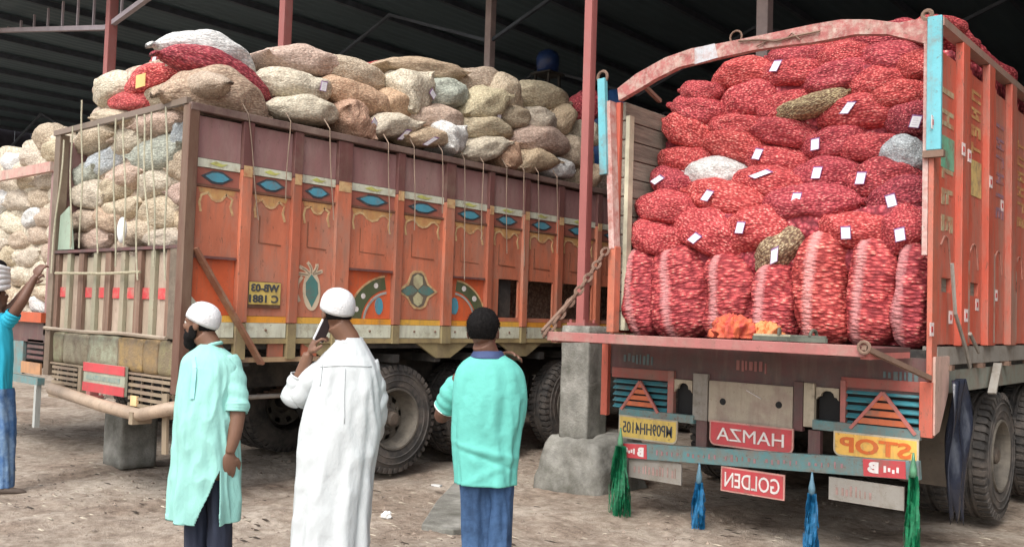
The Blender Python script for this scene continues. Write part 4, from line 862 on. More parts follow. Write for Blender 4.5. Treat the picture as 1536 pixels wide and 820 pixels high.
sandal(1160, 5.98, .35, 'greenish grey sandal nearer the orange cloth on the tailgate', 'a'); sandal(1212, 6.0, -.1, 'darker sandal to the right of the other one on the tailgate', 'b')
# ================================================================== middle lorry (orange, painted flank, rear to the left)
LX0, LX, LY, LEN = -8.92, -6.56, 3.70, 8.6; LC = (LX0+LX)/2
T = thing('cargo_lorry', 'long orange lorry with painted flank and maroon upper panels, loaded with beige sacks', 'lorry', (LC, LY, 0), 'loaded lorries')
posts = [.46, .96, 1.43, 2.14, 2.79, 3.43, 4.01, 4.62, 5.38, 6.05, 6.75, 7.45, 8.1]; pw = [.10, .09, .16, .09, .13, .08, .09, .10, .10, .1, .1, .1, .1]
def LP(u, v): p = at(u, v, 0, LX+.006); return p[1], p[2]
mb = MB(); mb.box(LX0+.05, LX-.035, LY+.1, LY+LEN, 1.20, 1.27); part('bed_floor', mb, CHAS, T)
edges = [(.06, .46)]+[(posts[i]+pw[i], posts[i+1] if i+1 < len(posts) else LEN) for i in range(len(posts))]
MAT_UP = [MAR]
wins = {6: (748, 777), 7: None, 8: None, 9: None}
wz1, wz0 = LP(790, 421)[1], LP(790, 477)[1]
for i, (a, b) in enumerate(edges):
    y0, y1 = LY+a+.002, LY+b-.002
    mb = MB(); mb.box(LX-.03, LX-.008, y0, y1, 2.705, 3.03); part('upper_panel', mb, MAR, T)
    mb = MB(); mb.box(LX-.03, LX-.002, y0, y1, 2.632, 2.700); part('white_band', mb, WHITEP, T)
    mb = MB(); mb.box(LX-.03, LX-.012, y0, y1, 2.500, 2.628); part('diamond_band', mb, paint('dull_red_band', (.32, .11, .08), damt=.4), T)
    mb = MB(); mb.box(LX-.03, LX+.006, y0, y1, 2.478, 2.497); part('moulding', mb, paint('moulding_brown', (.17, .08, .05), damt=.3), T)
    if 5 < i < 10:                                                       # open windows in these panels
        w0, w1 = (LP(748, 450)[0], LP(778, 450)[0]) if i == 6 else (y0+.03, y1-.03)
        for q in ((y0, y1, wz1, 2.475), (y0, y1, 1.475, wz0), (y0, w0, wz0, wz1), (w1, y1, wz0, wz1)):
            mb = MB(); mb.box(LX-.03, LX-.005, *q[:2], *q[2:]); part('flank_panel', mb, ORG, T)
    else:
        zsp = LP(325, 388)[1] if i % 3 == 0 and i < 6 else 1.8
        if i in (0, 3, 5):                                               # lower half set back under a drip ledge
            zl = {0: LP(325, 388)[1], 3: LP(560, 407)[1], 5: LP(704, 418)[1]}[i]
            mb = MB(); mb.box(LX-.03, LX-.002, y0, y1, zl+.0, 2.475); part('flank_panel', mb, ORG, T)
            mb = MB(); mb.box(LX-.045, LX-.022, y0, y1, 1.475, zl-.002); part('flank_panel', mb, paint('lower_orange', (.60, .12, .045), damt=.2), T)
            mb = MB(); mb.box(LX-.002, LX+.014, y0+.01, y1-.01, zl-.003, zl+.018); part('drip_ledge', mb, MARD, T)
        else:
            mb = MB(); mb.box(LX-.03, LX-.005, y0, y1, 1.475, 2.475); part('flank_panel', mb, ORG, T)
    xs_ = LX-.022 if i in (0, 3, 5) else LX-.005
    mb = MB(); mb.box(LX-.04, LX-.001, y0, y1, 1.42, 1.472); part('yellow_stripe', mb, STRO if i % 2 else paint('stripe_amber', (.74, .42, .07), damt=.15), T)
    mb = MB(); mb.box(LX-.04, LX+.002, y0, y1, 1.297, 1.418); part('cream_stripe', mb, WHITEP, T)
    # blue diamond with dark outline
    c, h = (y0+y1)/2, 2.564; hw = min(.155, (y1-y0)*.27)
    mb = MB(); mb.prism([(c-hw*1.35, h), (c-hw*.4, h+.052), (c+hw*.4, h+.052), (c+hw*1.35, h), (c+hw*.4, h-.052), (c-hw*.4, h-.052)], 'x', LX-.012, LX-.008); part('diamond_outline', mb, NAVY, T)
    mb = MB(); mb.prism([(c-hw, h), (c-hw*.45, h+.032), (c, h+.038), (c+hw*.45, h+.032), (c+hw, h), (c+hw*.45, h-.032), (c, h-.038), (c-hw*.45, h-.032)], 'x', LX-.008, LX-.004); part('painted_diamond', mb, BLUE, T)
    mb = MB()                                                            # yellow-green flourish on the white band
    mb.prism([(c-hw*.7, 2.667), (c-hw*.2, 2.69), (c+hw*.3, 2.672), (c+hw*.8, 2.68), (c+hw*.3, 2.652), (c-hw*.3, 2.656)], 'x', LX-.002, LX+.001); part('flourish', mb, paint('lime_paint', (.50, .52, .15), damt=.3), T)
    if i < 10:                                                           # ochre pelmet: hooked ends and a scalloped middle
        def ribbon(mb, pts, w_, x0=LX-.006, x1=LX+.0005):
            P = [np.array(p, float) for p in pts]; L, R = [], []
            for k, p in enumerate(P):
                d = P[min(k+1, len(P)-1)]-P[max(k-1, 0)]; d = d/np.linalg.norm(d); nn = np.array([-d[1], d[0]])*w_/2*(1 if np.isscalar(w_) else 1); L.append(p+nn); R.append(p-nn)
            for k in range(len(P)-1): mb.prism([tuple(L[k]), tuple(L[k+1]), tuple(R[k+1]), tuple(R[k])], 'x', x0, x1)
        zt = 2.472; W_ = y1-y0
        mb = MB(); mb.prism([(y0+.03, zt), (y1-.03, zt), (y1-.05, zt-.045), (c+W_*.25, zt-.035), (c+W_*.12, zt-.085), (c-W_*.12, zt-.085), (c-W_*.25, zt-.035), (y0+.05, zt-.045)], 'x', LX-.006, LX-.0005)
        part('painted_pelmet', mb, GOLD, T)
        mb = MB(); ribbon(mb, [(y0+.06, zt-.19), (y0+.045, zt-.12), (y0+.06, zt-.06), (y0+.12, zt-.035), (c-W_*.2, zt-.04), (c-W_*.1, zt-.085), (c, zt-.098), (c+W_*.1, zt-.085), (c+W_*.2, zt-.04), (y1-.12, zt-.035), (y1-.06, zt-.07), (y1-.075, zt-.13), (y1-.05, zt-.20)], .020, LX-.005, LX+.001)
        part('pelmet_line', mb, LGOLD, T)
        if i not in (0,):                                                # scratched rectangular outline left by a removed fitting
            mb = MB(); zz = 2.08; ribbon(mb, [(y0+W_*.25, 2.3), (y0+W_*.25, zz), (y1-W_*.2, zz-.01)], .008, LX-.005, LX+.0); part('scratch_line', mb, paint('scratch_brown', (.22, .09, .05), damt=.2), T)
for k, (a, w_) in enumerate(zip(posts, pw)):
    mb = MB(); mb.box(LX-.03, LX+.030, LY+a, LY+a+w_, 2.66, 3.05); part('upper_post', mb, MARD, T, bev=.004)
    mb = MB(); mb.box(LX-.03, LX+.032, LY+a, LY+a+w_, 1.42, 2.655); part('flank_post', mb, ORGP if k % 2 else ORG, T, bev=.005)
    mb = MB(); mb.box(LX+.033, LX+.036, LY+a+.01, LY+a+w_-.01, 2.60, 2.69); part('post_badge', mb, LGOLD, T)
    zb = 1.12 if k in (0, 1, 2) else 1.245
    mb = MB(); mb.box(LX-.03, LX+.030, LY+a+.004, LY+a+w_-.004, zb, 1.415); part('post_foot', mb, OLIVE, T)
    if k >= 2 and k % 2 == 0:                                            # tapered gusset below the skirt
        c = LY+a+w_/2; mb = MB(); mb.prism([(c-.36, 1.243), (c+.36, 1.243), (c+.10, 1.10), (c-.10, 1.10)], 'x', LX-.03, LX-.006); part('gusset', mb, OLIVE, T)
mb = MB(); mb.box(LX-.06, LX+.045, LY-.02, LY+LEN, 3.055, 3.115); part('top_rail', mb, paint('worn_rail', (.13, .08, .07), damt=.6, dirt=(.24, .18, .15)), T, bev=.005)
mb = MB(); mb.box(LX-.06, LX+.01, LY+.06, LY+LEN, 1.248, 1.292); part('skirt_board', mb, paint('ochre_skirt', (.36, .28, .14), damt=.5, dirt=(.18, .14, .08)), T)
mb = MB(); mb.box(LX-.05, LX-.0, LY+.06, LY+1.62, 1.095, 1.135); part('lower_rail', mb, paint('tan_rail', (.42, .29, .17), damt=.4), T)
for a, b in ((.80, .95), (1.14, 1.30)):
    mb = MB(); mb.box(LX-.03, LX-.01, LY+a, LY+b, 1.137, 1.246); part('spacer_block', mb, ORGP, T)
mb = MB()
for y in np.arange(.2, LEN, .28): mb.box(LX-.05, LX-.031, LY+y-.006, LY+y+.006, 1.355, 1.367); mb.lathe([(0, .012), (.012, .009), (.012, 0)], (LX+.002, LY+y, 1.36), 'x', 8)
part('bolts', mb, RUST, T, kind='stuff')
mb = MB(); mb.box(LX-.075, LX-.05, LY+.1, LY+LEN, 1.30, 3.05); mb2 = MB()
for q in ((LY+.1, LY+3.9), ): mb2.box(LX-.075, LX-.05, q[0], q[1], 1.30, 3.05)
mb2.box(LX-.075, LX-.05, LY+3.9, LY+LEN, wz1, 3.05); mb2.box(LX-.075, LX-.05, LY+3.9, LY+LEN, 1.30, wz0); part('lining', mb2, CHAS, T)
# painted motifs on the flank
def motif(name, poly, m, x0=LX-.004, x1=LX+.0015): mb = MB(); mb.prism([LP(u, v) for u, v in poly], 'x', x0, x1); return part(name, mb, m, T)
def strip(name, pts, w_, m, x0=LX-.004, x1=LX+.003): mb = MB(); ribbon(mb, [LP(u, v) for u, v in pts], w_, x0, x1); return part(name, mb, m, T)
def arcp(cx, cy, rx, ry, a0, a1, n=14): return [(cx+rx*math.cos(math.radians(a0+(a1-a0)*k/(n-1))), cy-ry*math.sin(math.radians(a0+(a1-a0)*k/(n-1)))) for k in range(n)]
XL_ = (LX-.0215, LX-.0185)                                                 # these two sit on set-back panels
for (cx, a0, a1, sg) in ((586, 96, 178, -1), (681, 82, 2, 1)):
    motif('painted_arch', arcp(cx, 484, 62 if sg < 0 else 50, 70 if sg < 0 else 64, a0, a1)+arcp(cx, 484, 42 if sg < 0 else 36, 50 if sg < 0 else 48, a1, a0), paint('arch_green', (.085, .11, .055), damt=.2), *XL_)
    strip('arch_edge', arcp(cx, 484, 62 if sg < 0 else 50, 70 if sg < 0 else 64, a0, a1), .018, LGOLD, XL_[0], XL_[1]+.002)
    strip('arch_edge', arcp(cx, 484, 38 if sg < 0 else 33, 45 if sg < 0 else 44, a0, a1), .022, paint('arch_grey', (.36, .38, .36)), XL_[0], XL_[1]+.002)
    motif('painted_drop', arcp(571 if sg < 0 else 684, 459, 6, 13, 0, 350, 14), BLUE, XL_[0], XL_[1]+.001)
    for aa in ((112, 138, 160) if sg < 0 else (66, 40, 18)):
        px, py = cx+(52 if sg < 0 else 43)*math.cos(math.radians(aa)), 484-(60 if sg < 0 else 56)*math.sin(math.radians(aa)); motif('painted_dot', arcp(px, py, 3.2, 4.2, 0, 330, 10), WHT, XL_[0], XL_[1]+.0022)
Q = (628, 435)
motif('quatrefoil_edge', [(596, 436), (612, 424), (617, 410), (622, 406), (633, 406), (639, 411), (643, 425), (657, 438), (644, 447), (639, 460), (632, 464), (622, 463), (616, 457), (611, 447)], LGOLD)
motif('quatrefoil_ground', [(600, 436), (614, 427), (619, 412), (624, 409), (632, 409), (636, 413), (641, 427), (653, 438), (641, 445), (636, 458), (630, 461), (624, 460), (618, 455), (613, 445)], paint('quatre_dark', (.14, .12, .09)), LX-.004, LX+.0025)
for sg in (-1, 1): motif('quatrefoil_leaf', [(627, 436), (627+sg*9, 428), (627+sg*18, 431), (627+sg*24, 437), (627+sg*17, 443), (627+sg*8, 442)], paint('leaf_teal', (.08, .22, .20)), LX-.004, LX+.0035)
motif('quatrefoil_leaf', [(627, 434), (620, 426), (621, 415), (627, 411), (634, 415), (635, 426)], paint('leaf_cream', (.46, .44, .27)), LX-.004, LX+.0036)
motif('quatrefoil_leaf', [(627, 438), (620, 446), (621, 454), (627, 459), (633, 455), (635, 446)], paint('leaf_cream', (1, 1, 1)), LX-.004, LX+.0037)
motif('pineapple_edge', arcp(468, 436, 13, 30, 0, 345, 22), paint('pale_outline', (.60, .50, .36)))
motif('pineapple_body', [(468, 411), (477, 424), (478, 440), (468, 461), (459, 442), (459, 424)], paint('leaf_teal', (1, 1, 1)), LX-.004, LX+.0025)
for a, L_ in ((-66, 26), (-38, 27), (-10, 26), (22, 26), (52, 23)):
    r = math.radians(a); pts = [(466+math.sin(r)*L_*t+4*math.sin(t*3)*math.cos(r), 414-math.cos(r)*L_*t*.85+6*t*t*abs(math.sin(r))) for t in np.linspace(0, 1, 7)]; strip('pineapple_leaf', pts, .030, paint('pale_outline', (1, 1, 1)), LX-.004, LX+.001)
    strip('pineapple_leaf_vein', pts[1:6], .012, paint('leaf_dull', (.30, .24, .17)), LX-.004, LX+.0022)
strip('pineapple_leaf', [(450, 452), (445, 440), (447, 425), (454, 415)], .03, paint('pale_outline', (1, 1, 1)), LX-.004, LX+.0012)
(y0, z0), (y1, z1) = LP(366, 461), LP(421, 424)
mb = MB(); mb.box(LX-.003, LX+.012, y0-.0, y1, z0, z1); o_ = part('number_plate', mb, paint('plate_frame', (.10, .05, .03)), T)
mb = MB(); mb.box(LX+.012, LX+.016, y0+.035, y1-.005, z0+.03, z1-.005); part('number_plate_face', mb, paint('plate_mustard', (.60, .46, .13), damt=.2), T)
ym, zm = (y0+y1)/2+.015, (z0+z1)/2+.013
text_at('WB-03', (LX+.018, ym, zm+.045), .27, .065, '+x', NAVY, T, bold=.03); text_at('C 1881', (LX+.018, ym-.01, zm-.045), .28, .065, '+x', NAVY, T, bold=.03)
motif('white_painted_triangle', [(288, 442), (302, 459), (330, 470), (330, 488), (288, 488)], WHITEP, LX-.0215, LX-.018)
mb = MB(); mb.beam((LX+.045, *LP(288, 372)), (LX+.07, *LP(385, 545)), .022, .085, up=(1, 0, 0)); part('diagonal_stay', mb, paint('stay_brown', (.23, .10, .06), damt=.5, dirt=(.34, .24, .16)), T)
mb = MB(); mb.box(LX-.06, LX+.04, LY-.03, LY+.058, .86, 3.10); part('corner_post', mb, paint('corner_brown', (.125, .062, .042), damt=.6, dirt=(.19, .135, .09), stretch=(1, 1, .3)), T, bev=.005)
mb = MB(); mb.box(LX0-.01, LX0+.10, LY-.03, LY+.06, .86, 3.10); part('corner_post', mb, paint('corner_left', (.14, .10, .07), damt=.6, dirt=(.24, .19, .14)), T, bev=.005)
mb = MB(); mb.box(LX-.17, LX-.063, LY-.02, LY+.05, 1.28, 2.02); part('rear_post', mb, paint('grimy_post', (.13, .10, .075), damt=.7, dirt=(.22, .18, .13), dscale=14), T)
mb = MB(); mb.box(LX0, LX0+.04, LY+.065, LY+LEN, 1.28, 3.05); part('left_wall', mb, MAR, T)
mb = MB(); mb.beam((LX0-.03, LY-.02, 3.12), (LX+.0, LY-.02, 3.13), .04, .05); part('top_bar', mb, paint('timber_bar', (.17, .13, .10), damt=.5), T)
# rear: shelf edge, planks with sacks showing between, low panel row, grilles, bent pipe bumper
mb = MB(); mb.box(LX0+.10, LX-.06, LY-.025, LY+.10, 1.985, 2.01); part('shelf_edge', mb, DMAR, T)
nb = 8; xs0 = LX0+.12; stp = (LX-.19-xs0)/nb; rr = random.Random(9)
for k in range(nb+1):
    mb = MB(); w_ = .10 if k % 2 == 0 else .07; x = xs0+stp*k-w_/2+rr.uniform(-.01, .01); mb.box(x, x+w_, LY-.01, LY+.025, 1.29, 1.98); part('plank', mb, WOODB if k % 2 == 0 else paint('faded_green_slat', (.28, .27, .19), damt=.6, dirt=(.36, .30, .22)), T, bev=.003)
for k in range(nb):
    mb = MB(); x0 = xs0+stp*k+.02; mb.box(x0, x0+stp-.04, LY+.026, LY+.04, 1.29, 1.98-.02*(k % 3)); part('back_board', mb, paint('back_board_%d' % (k % 3), ((.46, .38, .29), (.50, .40, .32), (.40, .36, .27))[k % 3], damt=.7, dirt=(.27, .20, .15), stretch=(1, 1, .4)), T)
    mb = MB(); x0 = xs0+stp*k+.055; mb.box(x0, x0+stp-.11, LY+.012, LY+.022, 1.585, 1.675); 
    if k not in (1,): part('red_tape', mb, paint('tape_red', (.52, .055, .06), damt=.4, dirt=(.42, .28, .22), dscale=9), T)
mb = MB(); mb.tube([(LX0+.2, LY-.05, 1.80), (LX0+1.2, LY-.06, 1.79), (LX0+1.78, LY-.05, 1.80)], .012, 6); part('cross_bar', mb, ROPE, T)
for i, z in enumerate((1.285,)):
    mb = MB(); mb.tube([(LX0+.02, LY-.05, z+.01), (LX0+.8, LY-.055, z), (LX0+1.5, LY-.05, z+.012), (LX-.12, LY-.05, z+.0)], .016, 6); part('cross_bar', mb, paint('bar_grey', (.34, .28, .21), damt=.5), T)
cols_ = [(.10, .30, (.22, .23, .14)), (.31, .80, (.28, .26, .18)), (.81, 1.35, (.26, .28, .20)), (1.36, 1.78, (.30, .20, .08)), (1.79, 2.02, (.27, .18, .08)), (2.03, 2.28, (.22, .19, .10))]
for q, (a, b, c) in enumerate(cols_):
    mb = rough_block(LX0+a, LX0+b, LY-.005, LY+.10, .985, 1.262, 6, .006, .03, 0, q); part('rear_board', mb, paint('rear_board_%d' % q, c, damt=.75, dirt=(.16, .12, .08), dscale=11, wear=1.0, bump=.6), T, True)
def grille(x0, x1, z0, z1, n, m):
    mb = MB(); mb.box(x0, x1, LY+.05, LY+.06, z0, z1); part('recess_shade', mb, BLK, T)  # black sheet puts the shade behind the grille into the colour
    for k in range(n): z = z0+(z1-z0)*(k+.5)/n; mb = MB(); mb.box(x0, x1, LY-.01, LY+.015, z-.013, z+.013); part('grille_bar', mb, m, T)
    for x in np.linspace(x0, x1, 5): mb = MB(); mb.box(x-.009, x+.009, LY+.016, LY+.03, z0, z1); part('grille_upright', mb, m, T)
OG = paint('grille_tan', (.28, .22, .15), damt=.5)
grille(LX0+.14, LX0+.66, .74, .965, 5, OG); grille(LX-.76, LX-.10, .70, .965, 5, OG)
mb = MB(); mb.box(LX0+.10, LX-.06, LY-.015, LY+.04, .968, .984); mb2 = MB(); mb2.box(LX0+.10, LX-.06, LY-.015, LY+.04, .665, .70); part('rear_rail', mb, OG, T); part('rear_rail', mb2, OG, T)
mb = MB(); mb.box(LX0+.70, LX0+.76, LY-.02, LY+.03, .70, .966); part('rear_upright', mb, OG, T)
a0_ = R4(126, 188, 546, 590, LY-.04)
mb = MB(); mb.box(a0_[0], a0_[1], LY-.045, LY-.02, a0_[2], a0_[3]); part('red_panel', mb, paint('panel_grey_green', (.34, .36, .28), damt=.5), T)
for z0, z1 in ((a0_[2], a0_[2]+.075), (a0_[3]-.075, a0_[3])):
    mb = MB(); mb.box(a0_[0]-.003, a0_[1]+.003, LY-.052, LY-.0455, z0, z1); part('red_panel_edge', mb, PLRED, T)
mb = MB(); mb.box(a0_[0]+.06, a0_[1]-.08, LY-.049, LY-.0455, (a0_[2]+a0_[3])/2-.02, (a0_[2]+a0_[3])/2+.02); part('faded_print', mb, paint('print_teal', (.18, .26, .24), damt=.7, dirt=(.34, .36, .28), dscale=20), T)
x_ = a0_[1]; mb = MB(); mb.box(x_+.04, x_+.16, LY+.02, LY+.03, .72, .965); part('recess_shade', mb, BLK, T); mb = MB(); mb.box(x_+.06, x_+.16, LY-.02, LY+.0, .72, .80); part('reflector', mb, mat('amber_reflector', (.72, .50, .26), rough=.3, bump=0), T)  # black strip painted as the shade of the slot
PIPE = paint('bumper_tan', (.40, .30, .22), damt=.5, dirt=(.28, .21, .15))
bp = [at(u, v, 1, LY-.10) for u, v in ((78, 583), (150, 607), (207, 622), (258, 612))]; mb = MB()
mb.tube([bp[0]+np.array([0, .12, 0]), bp[0], bp[1], bp[2], bp[3], bp[3]+np.array([0.02, .12, 0])], .052, 12); part('pipe_bumper', mb, PIPE, T, True)
mb = MB(); mb.box(bp[2][0]-.03, bp[2][0]+.03, LY-.16, LY-.0, bp[2][2]-.07, .70); part('bumper_bracket', mb, OG, T)
mb = MB(); mb.beam((LX-.12, LY-.03, .86), (LX-.09, LY-.03, .40), .07, .02, up=(0, 1, 0)); part('hanging_strap', mb, OG, T)
mb = MB(); mb.prism([(LX0+.10, 2.02), (LX0+.40, 2.02), (LX0+.30, 2.42), (LX0+.12, 2.34)], 'y', LY+.0, LY+.02); part('green_board', mb, paint('pale_green_board', (.28, .36, .28), damt=.3), T)
chassis(T, LC, LY+.15, LY+LEN, (6.0, 7.36))
for y in (6.0, 7.36): wheel(T, LX-.19, y, 1, dual=True); wheel(T, LX0+.17, y, -1, dual=True)
wheel(T, LX-.15, 8.75, 1); wheel(T, LX-.15, 11.6, 1); wheel(T, LX0+.15, 11.6, -1)
mb = MB(); mb.tube([(LX-.3, 4.5, .78), (LX-.3, 5.35, .78)], .02, 6); part('air_pipe', mb, GREY, T)
mb = MB(); mb.box(LX0+.1, LX-.1, LY+LEN+.1, LY+LEN+1.8, .7, 2.7); part('cab', mb, ORG, T, bev=.08)
# block under its bumper
P = at(196, 682, 2, .0); 
solo('timber_block', rough_block(-8.9, -8.52, 4.26, 4.62, -.03, .50, 8, .006, .012, 0, 2), conc, 'square concrete block standing under the pipe bumper of the orange lorry', 'block', (-8.7, 4.44, 0), smooth=True).name = 'concrete_block'
# ---- sacks seen through the rear of the orange lorry
GM = 'sacks loaded on the orange lorry'
rearL = [
 ('second row under the top bar', [(130, 206, 66, 42, 18, 'beige'), (176, 208, 66, 44, 24, 'cream'), (226, 182, 66, 38, 10, 'pink')]),
 ('slanting pale blue row', [(112, 262, 50, 40, 30, 'grey_green'), (140, 240, 82, 42, 34, 'pale_blue'), (222, 228, 82, 52, 14, 'grey_green'), (262, 200, 50, 50, 50, 'pale_blue')]),
 ('row below the slanting row', [(120, 292, 66, 44, -8, 'cream'), (150, 284, 56, 42, 20, 'olive'), (178, 262, 60, 40, 20, 'pink'), (220, 276, 66, 44, 14, 'cream'), (266, 246, 44, 52, 20, 'beige')]),
 ('fourth row down', [(112, 330, 52, 40, 0, 'beige'), (150, 326, 58, 38, -14, 'tan'), (172, 310, 58, 36, 20, 'beige'), (224, 320, 82, 46, 2, 'beige'), (264, 288, 40, 42, 0, 'pink')]),
 ('row resting on the shelf edge', [(128, 358, 74, 38, 4, 'pink'), (186, 346, 56, 42, 10, 'beige'), (236, 357, 82, 34, 0, 'cream'), (266, 330, 40, 44, 0, 'tan')]),
]
for nm, row in rearL:
    row = sorted(row); 
    for oi, (u, v, a, b, ang, col) in enumerate(row):
        pos = 'leftmost' if oi == 0 else ('rightmost' if oi == len(row)-1 else ORD[oi]+' from left')
        place_sack(u, v, a, b, ang, ('y', LY+.09+.05*((u*7) % 3)/2), col, f'{CN[col]} sack, {pos} in the {nm} behind the ropes', GM, .40, 'tied' if oi % 2 else 'pillow', None, longest=.95)
mass('packed_beige_sacks', LX0+.10, LX-.5, LY+.30, LY+LEN-.1, 1.28, 3.3, SM['beige'], 'packed beige sacks filling the orange lorry behind those that show', 'sacks', 7)
# ---- sacks heaped above its rail
front = [  # over the rear corner
 (151, 132, 62, 44, 22, 'cream', 'cream sack at the far left end of the heap, jutting out past the red sacks', None),
 (199, 120, 78, 44, 24, 'red', 'red sack with a yellow patch left of the heap top', None), (180, 150, 78, 26, 8, 'red', 'low red sack just above the rear top bar', None),
 (150, 172, 66, 20, 6, 'beige', 'flat beige sack lying on the left end of the rear top bar', None),
 (238, 82, 66, 34, 14, 'red', 'red sack with a white tag under the tip of the white sack', (233, 92, .3)), (260, 98, 76, 36, 26, 'beige', 'beige sack between the two upper red sacks', None),
 (240, 134, 120, 38, 22, 'olive', 'dull sack rising above the rear top bar towards the corner post', None), (285, 128, 60, 34, 24, 'beige', 'beige sack just left of the big corner sack', None)]
for u, v, a, b, ang, col, lab, tg in front:
    place_sack(u, v, a, b, ang, ('y', LY+.05+(.25 if v < 110 else 0)), col, lab, GM, .42, 'tied', tg, longest=1.2)
mb = MB()
side = [ # u v w h ang col tag kind plane-offset label
 (346, 134, 158, 66, -14, 'tan', None, 'tied', .04, 'biggest brown sack sagging over the rear corner of the orange lorry', .30),
 (346, 100, 172, 44, -22, 'plum', None, 'tied', .16, 'long curved dark red sack between the white sack and the brown corner sack', .30),
 (330, 70, 150, 46, -17, 'white', None, 'tied', .34, 'long white sack on top of the heap at the rear corner', .30),
 (466, 90, 110, 44, -8, 'pink', None, 'pillow', .35, None, 0), (547, 108, 112, 42, -18, 'beige', None, 'tied', .30, None, 0), (646, 102, 134, 36, -8, 'tan', None, 'pillow', .34, None, 0), (576, 99, 50, 16, 0, 'red', None, 'tied', .75, 'red sack just peeping over the beige sacks of the orange lorry', 0),
 (745, 126, 94, 44, -16, 'beige', None, 'tied', .32, None, 0), (828, 144, 96, 42, -10, 'olive', None, 'tied', .30, None, 0),
 (466, 126, 110, 46, -8, 'cream', (484, 130, .1), 'tied', .16, None, 0), (556, 143, 112, 46, -18, 'orange', None, 'tied', .14, None, 0), (606, 158, 60, 40, -10, 'orange', None, 'tied', .15, None, 0), (636, 137, 58, 64, 62, 'cream', (653, 137, .1), 'pillow', .12, None, 0),
 (687, 138, 68, 42, 0, 'grey_green', None, 'tied', .14, None, 0), (739, 157, 64, 48, 20, 'olive', (753, 170, .1), 'pillow', .10, None, 0), (774, 142, 54, 50, -20, 'beige', None, 'tied', .18, None, 0), (858, 180, 40, 46, -60, 'tan', None, 'tied', .14, None, 0),
 (472, 163, 104, 38, -8, 'cream', None, 'tied', .02, None, 0), (547, 179, 62, 52, -48, 'orange', (566, 186, 0), 'pillow', .0, None, 0), (601, 189, 72, 32, 8, 'cream', (609, 202, .5), 'pillow', .0, None, 0), (673, 176, 80, 38, -6, 'pink', None, 'tied', .06, None, 0), (745, 194, 92, 34, -6, 'olive', None, 'tied', .04, None, 0),
 (783, 174, 50, 36, -6, 'olive', None, 'tied', .10, None, 0), (824, 180, 54, 38, 0, 'cream', None, 'tied', .08, None, 0),
 (650, 206, 66, 28, 0, 'tan', (645, 212, .6), 'pillow', -.03, None, 0), (692, 206, 34, 54, 62, 'white', None, 'pillow', -.07, 'small white sack standing on end on the rail of the orange lorry', 0), (736, 223, 66, 36, 14, 'cream', None, 'pillow', -.04, None, 0), (775, 232, 36, 50, 66, 'orange', None, 'pillow', -.05, None, 0),
 (832, 212, 92, 38, -10, 'pink', None, 'tied', .0, None, 0), (815, 243, 60, 34, 6, 'tan', None, 'pillow', -.04, None, 0), (852, 252, 46, 28, -6, 'white', None, 'tied', -.03, None, 0),
 (899, 200, 26, 40, 60, 'cream', None, 'tied', .02, 'cream sack seen in the slit between the pink pillar and the teal guard', 0), (902, 160, 30, 40, 0, 'red', None, 'tied', .2, 'red sack seen in the slit between pink pillar and teal guard', 0), (898, 262, 30, 36, 40, 'tan', None, 'pillow', .0, 'tan sack low in the slit between the pink pillar and the teal guard', 0), (880, 228, 46, 46, 0, 'beige', None, 'tied', .05, 'beige sack behind the near pink pillar', 0)]
tiers = {.28: 'top row', .09: 'second row down', 0.: 'third row', -1: 'lowest row on the rail'}
def tier(o): return 'top row' if o >= .28 else ('second row down' if o >= .105 else ('third row down' if o > -.021 else 'lowest row'))
cnt = {}
for u, v, a, b, ang, col, tg, kind, off, lab, bend in sorted(side):
    if lab is None:
        tn = tier(off); cnt[tn] = cnt.get(tn, 0)+1
        lab = f'{CN[col]} sack, {ORD[cnt[tn]-1]} from left in the {tn} above the painted flank'
    place_sack(u, v, a, b, ang, ('x', LX-.02-off), col, lab, GM, .46, kind, tg, bend=bend, longest=1.9 if bend else 1.25)
mass('packed_beige_sacks', LX0+.3, LX-.72, LY+.25, LY+LEN-.3, 3.0, 3.85, SM['beige'], 'packed beige sacks inside the heap above the rail', 'sacks', 8, lambda x, y: float(np.interp(y-LY, [0, .8, 2, 5, 8], [3.55, 3.78, 3.62, 3.55, 3.5])))
# yellow patch and a clear plastic scrap
a = at(214, 122, 1, LY+.02); mb = MB(); mb.box(a[0]-.10, a[0]+.06, LY+.01, LY+.014, a[2]-.05, a[2]+.06)
solo('yellow_paper', mb, mat('yellow_paper', (.66, .42, .16), var=.2), 'square of yellow paper stuck on the red sack at the heap', 'paper', (a[0], LY, a[2]))
# lashing ropes on the flank
ropes = [(372, 178, 388, 330), (436, 190, 428, 300), (494, 200, 500, 330), (583, 222, 584, 352), (622, 228, 622, 345), (697, 244, 697, 420), (725, 252, 722, 360), (760, 258, 760, 380), (786, 262, 786, 400), (808, 268, 808, 360), (836, 274, 836, 380), (664, 236, 664, 320)]
for k, (u0, v0, u1, v1) in enumerate(sorted(ropes)):
    a, b = at(u0, v0-14, 0, LX+.055), at(u1, v1, 0, LX+.045); mb = MB(); n = 12; r = random.Random(k)
    pts = [(LX-.02, a[1], a[2]+.05)]+[tuple(np.array(a)+(np.array(b)-a)*t+np.array([0, .005*math.sin(t*6+k), 0])) for t in np.linspace(.05, 1, n)]
    mb.tube(pts, .0048, 5); solo('rope', mb, mat('dark_rope', (.27, .20, .15), rough=.9, rnd=.1), f'thin jute rope hanging down the painted flank, {["first","second","third","fourth","fifth","sixth","seventh","eighth","ninth","tenth","eleventh","twelfth"][k]} from its rear end', 'rope', tuple(a), 'ropes hanging down the flank')
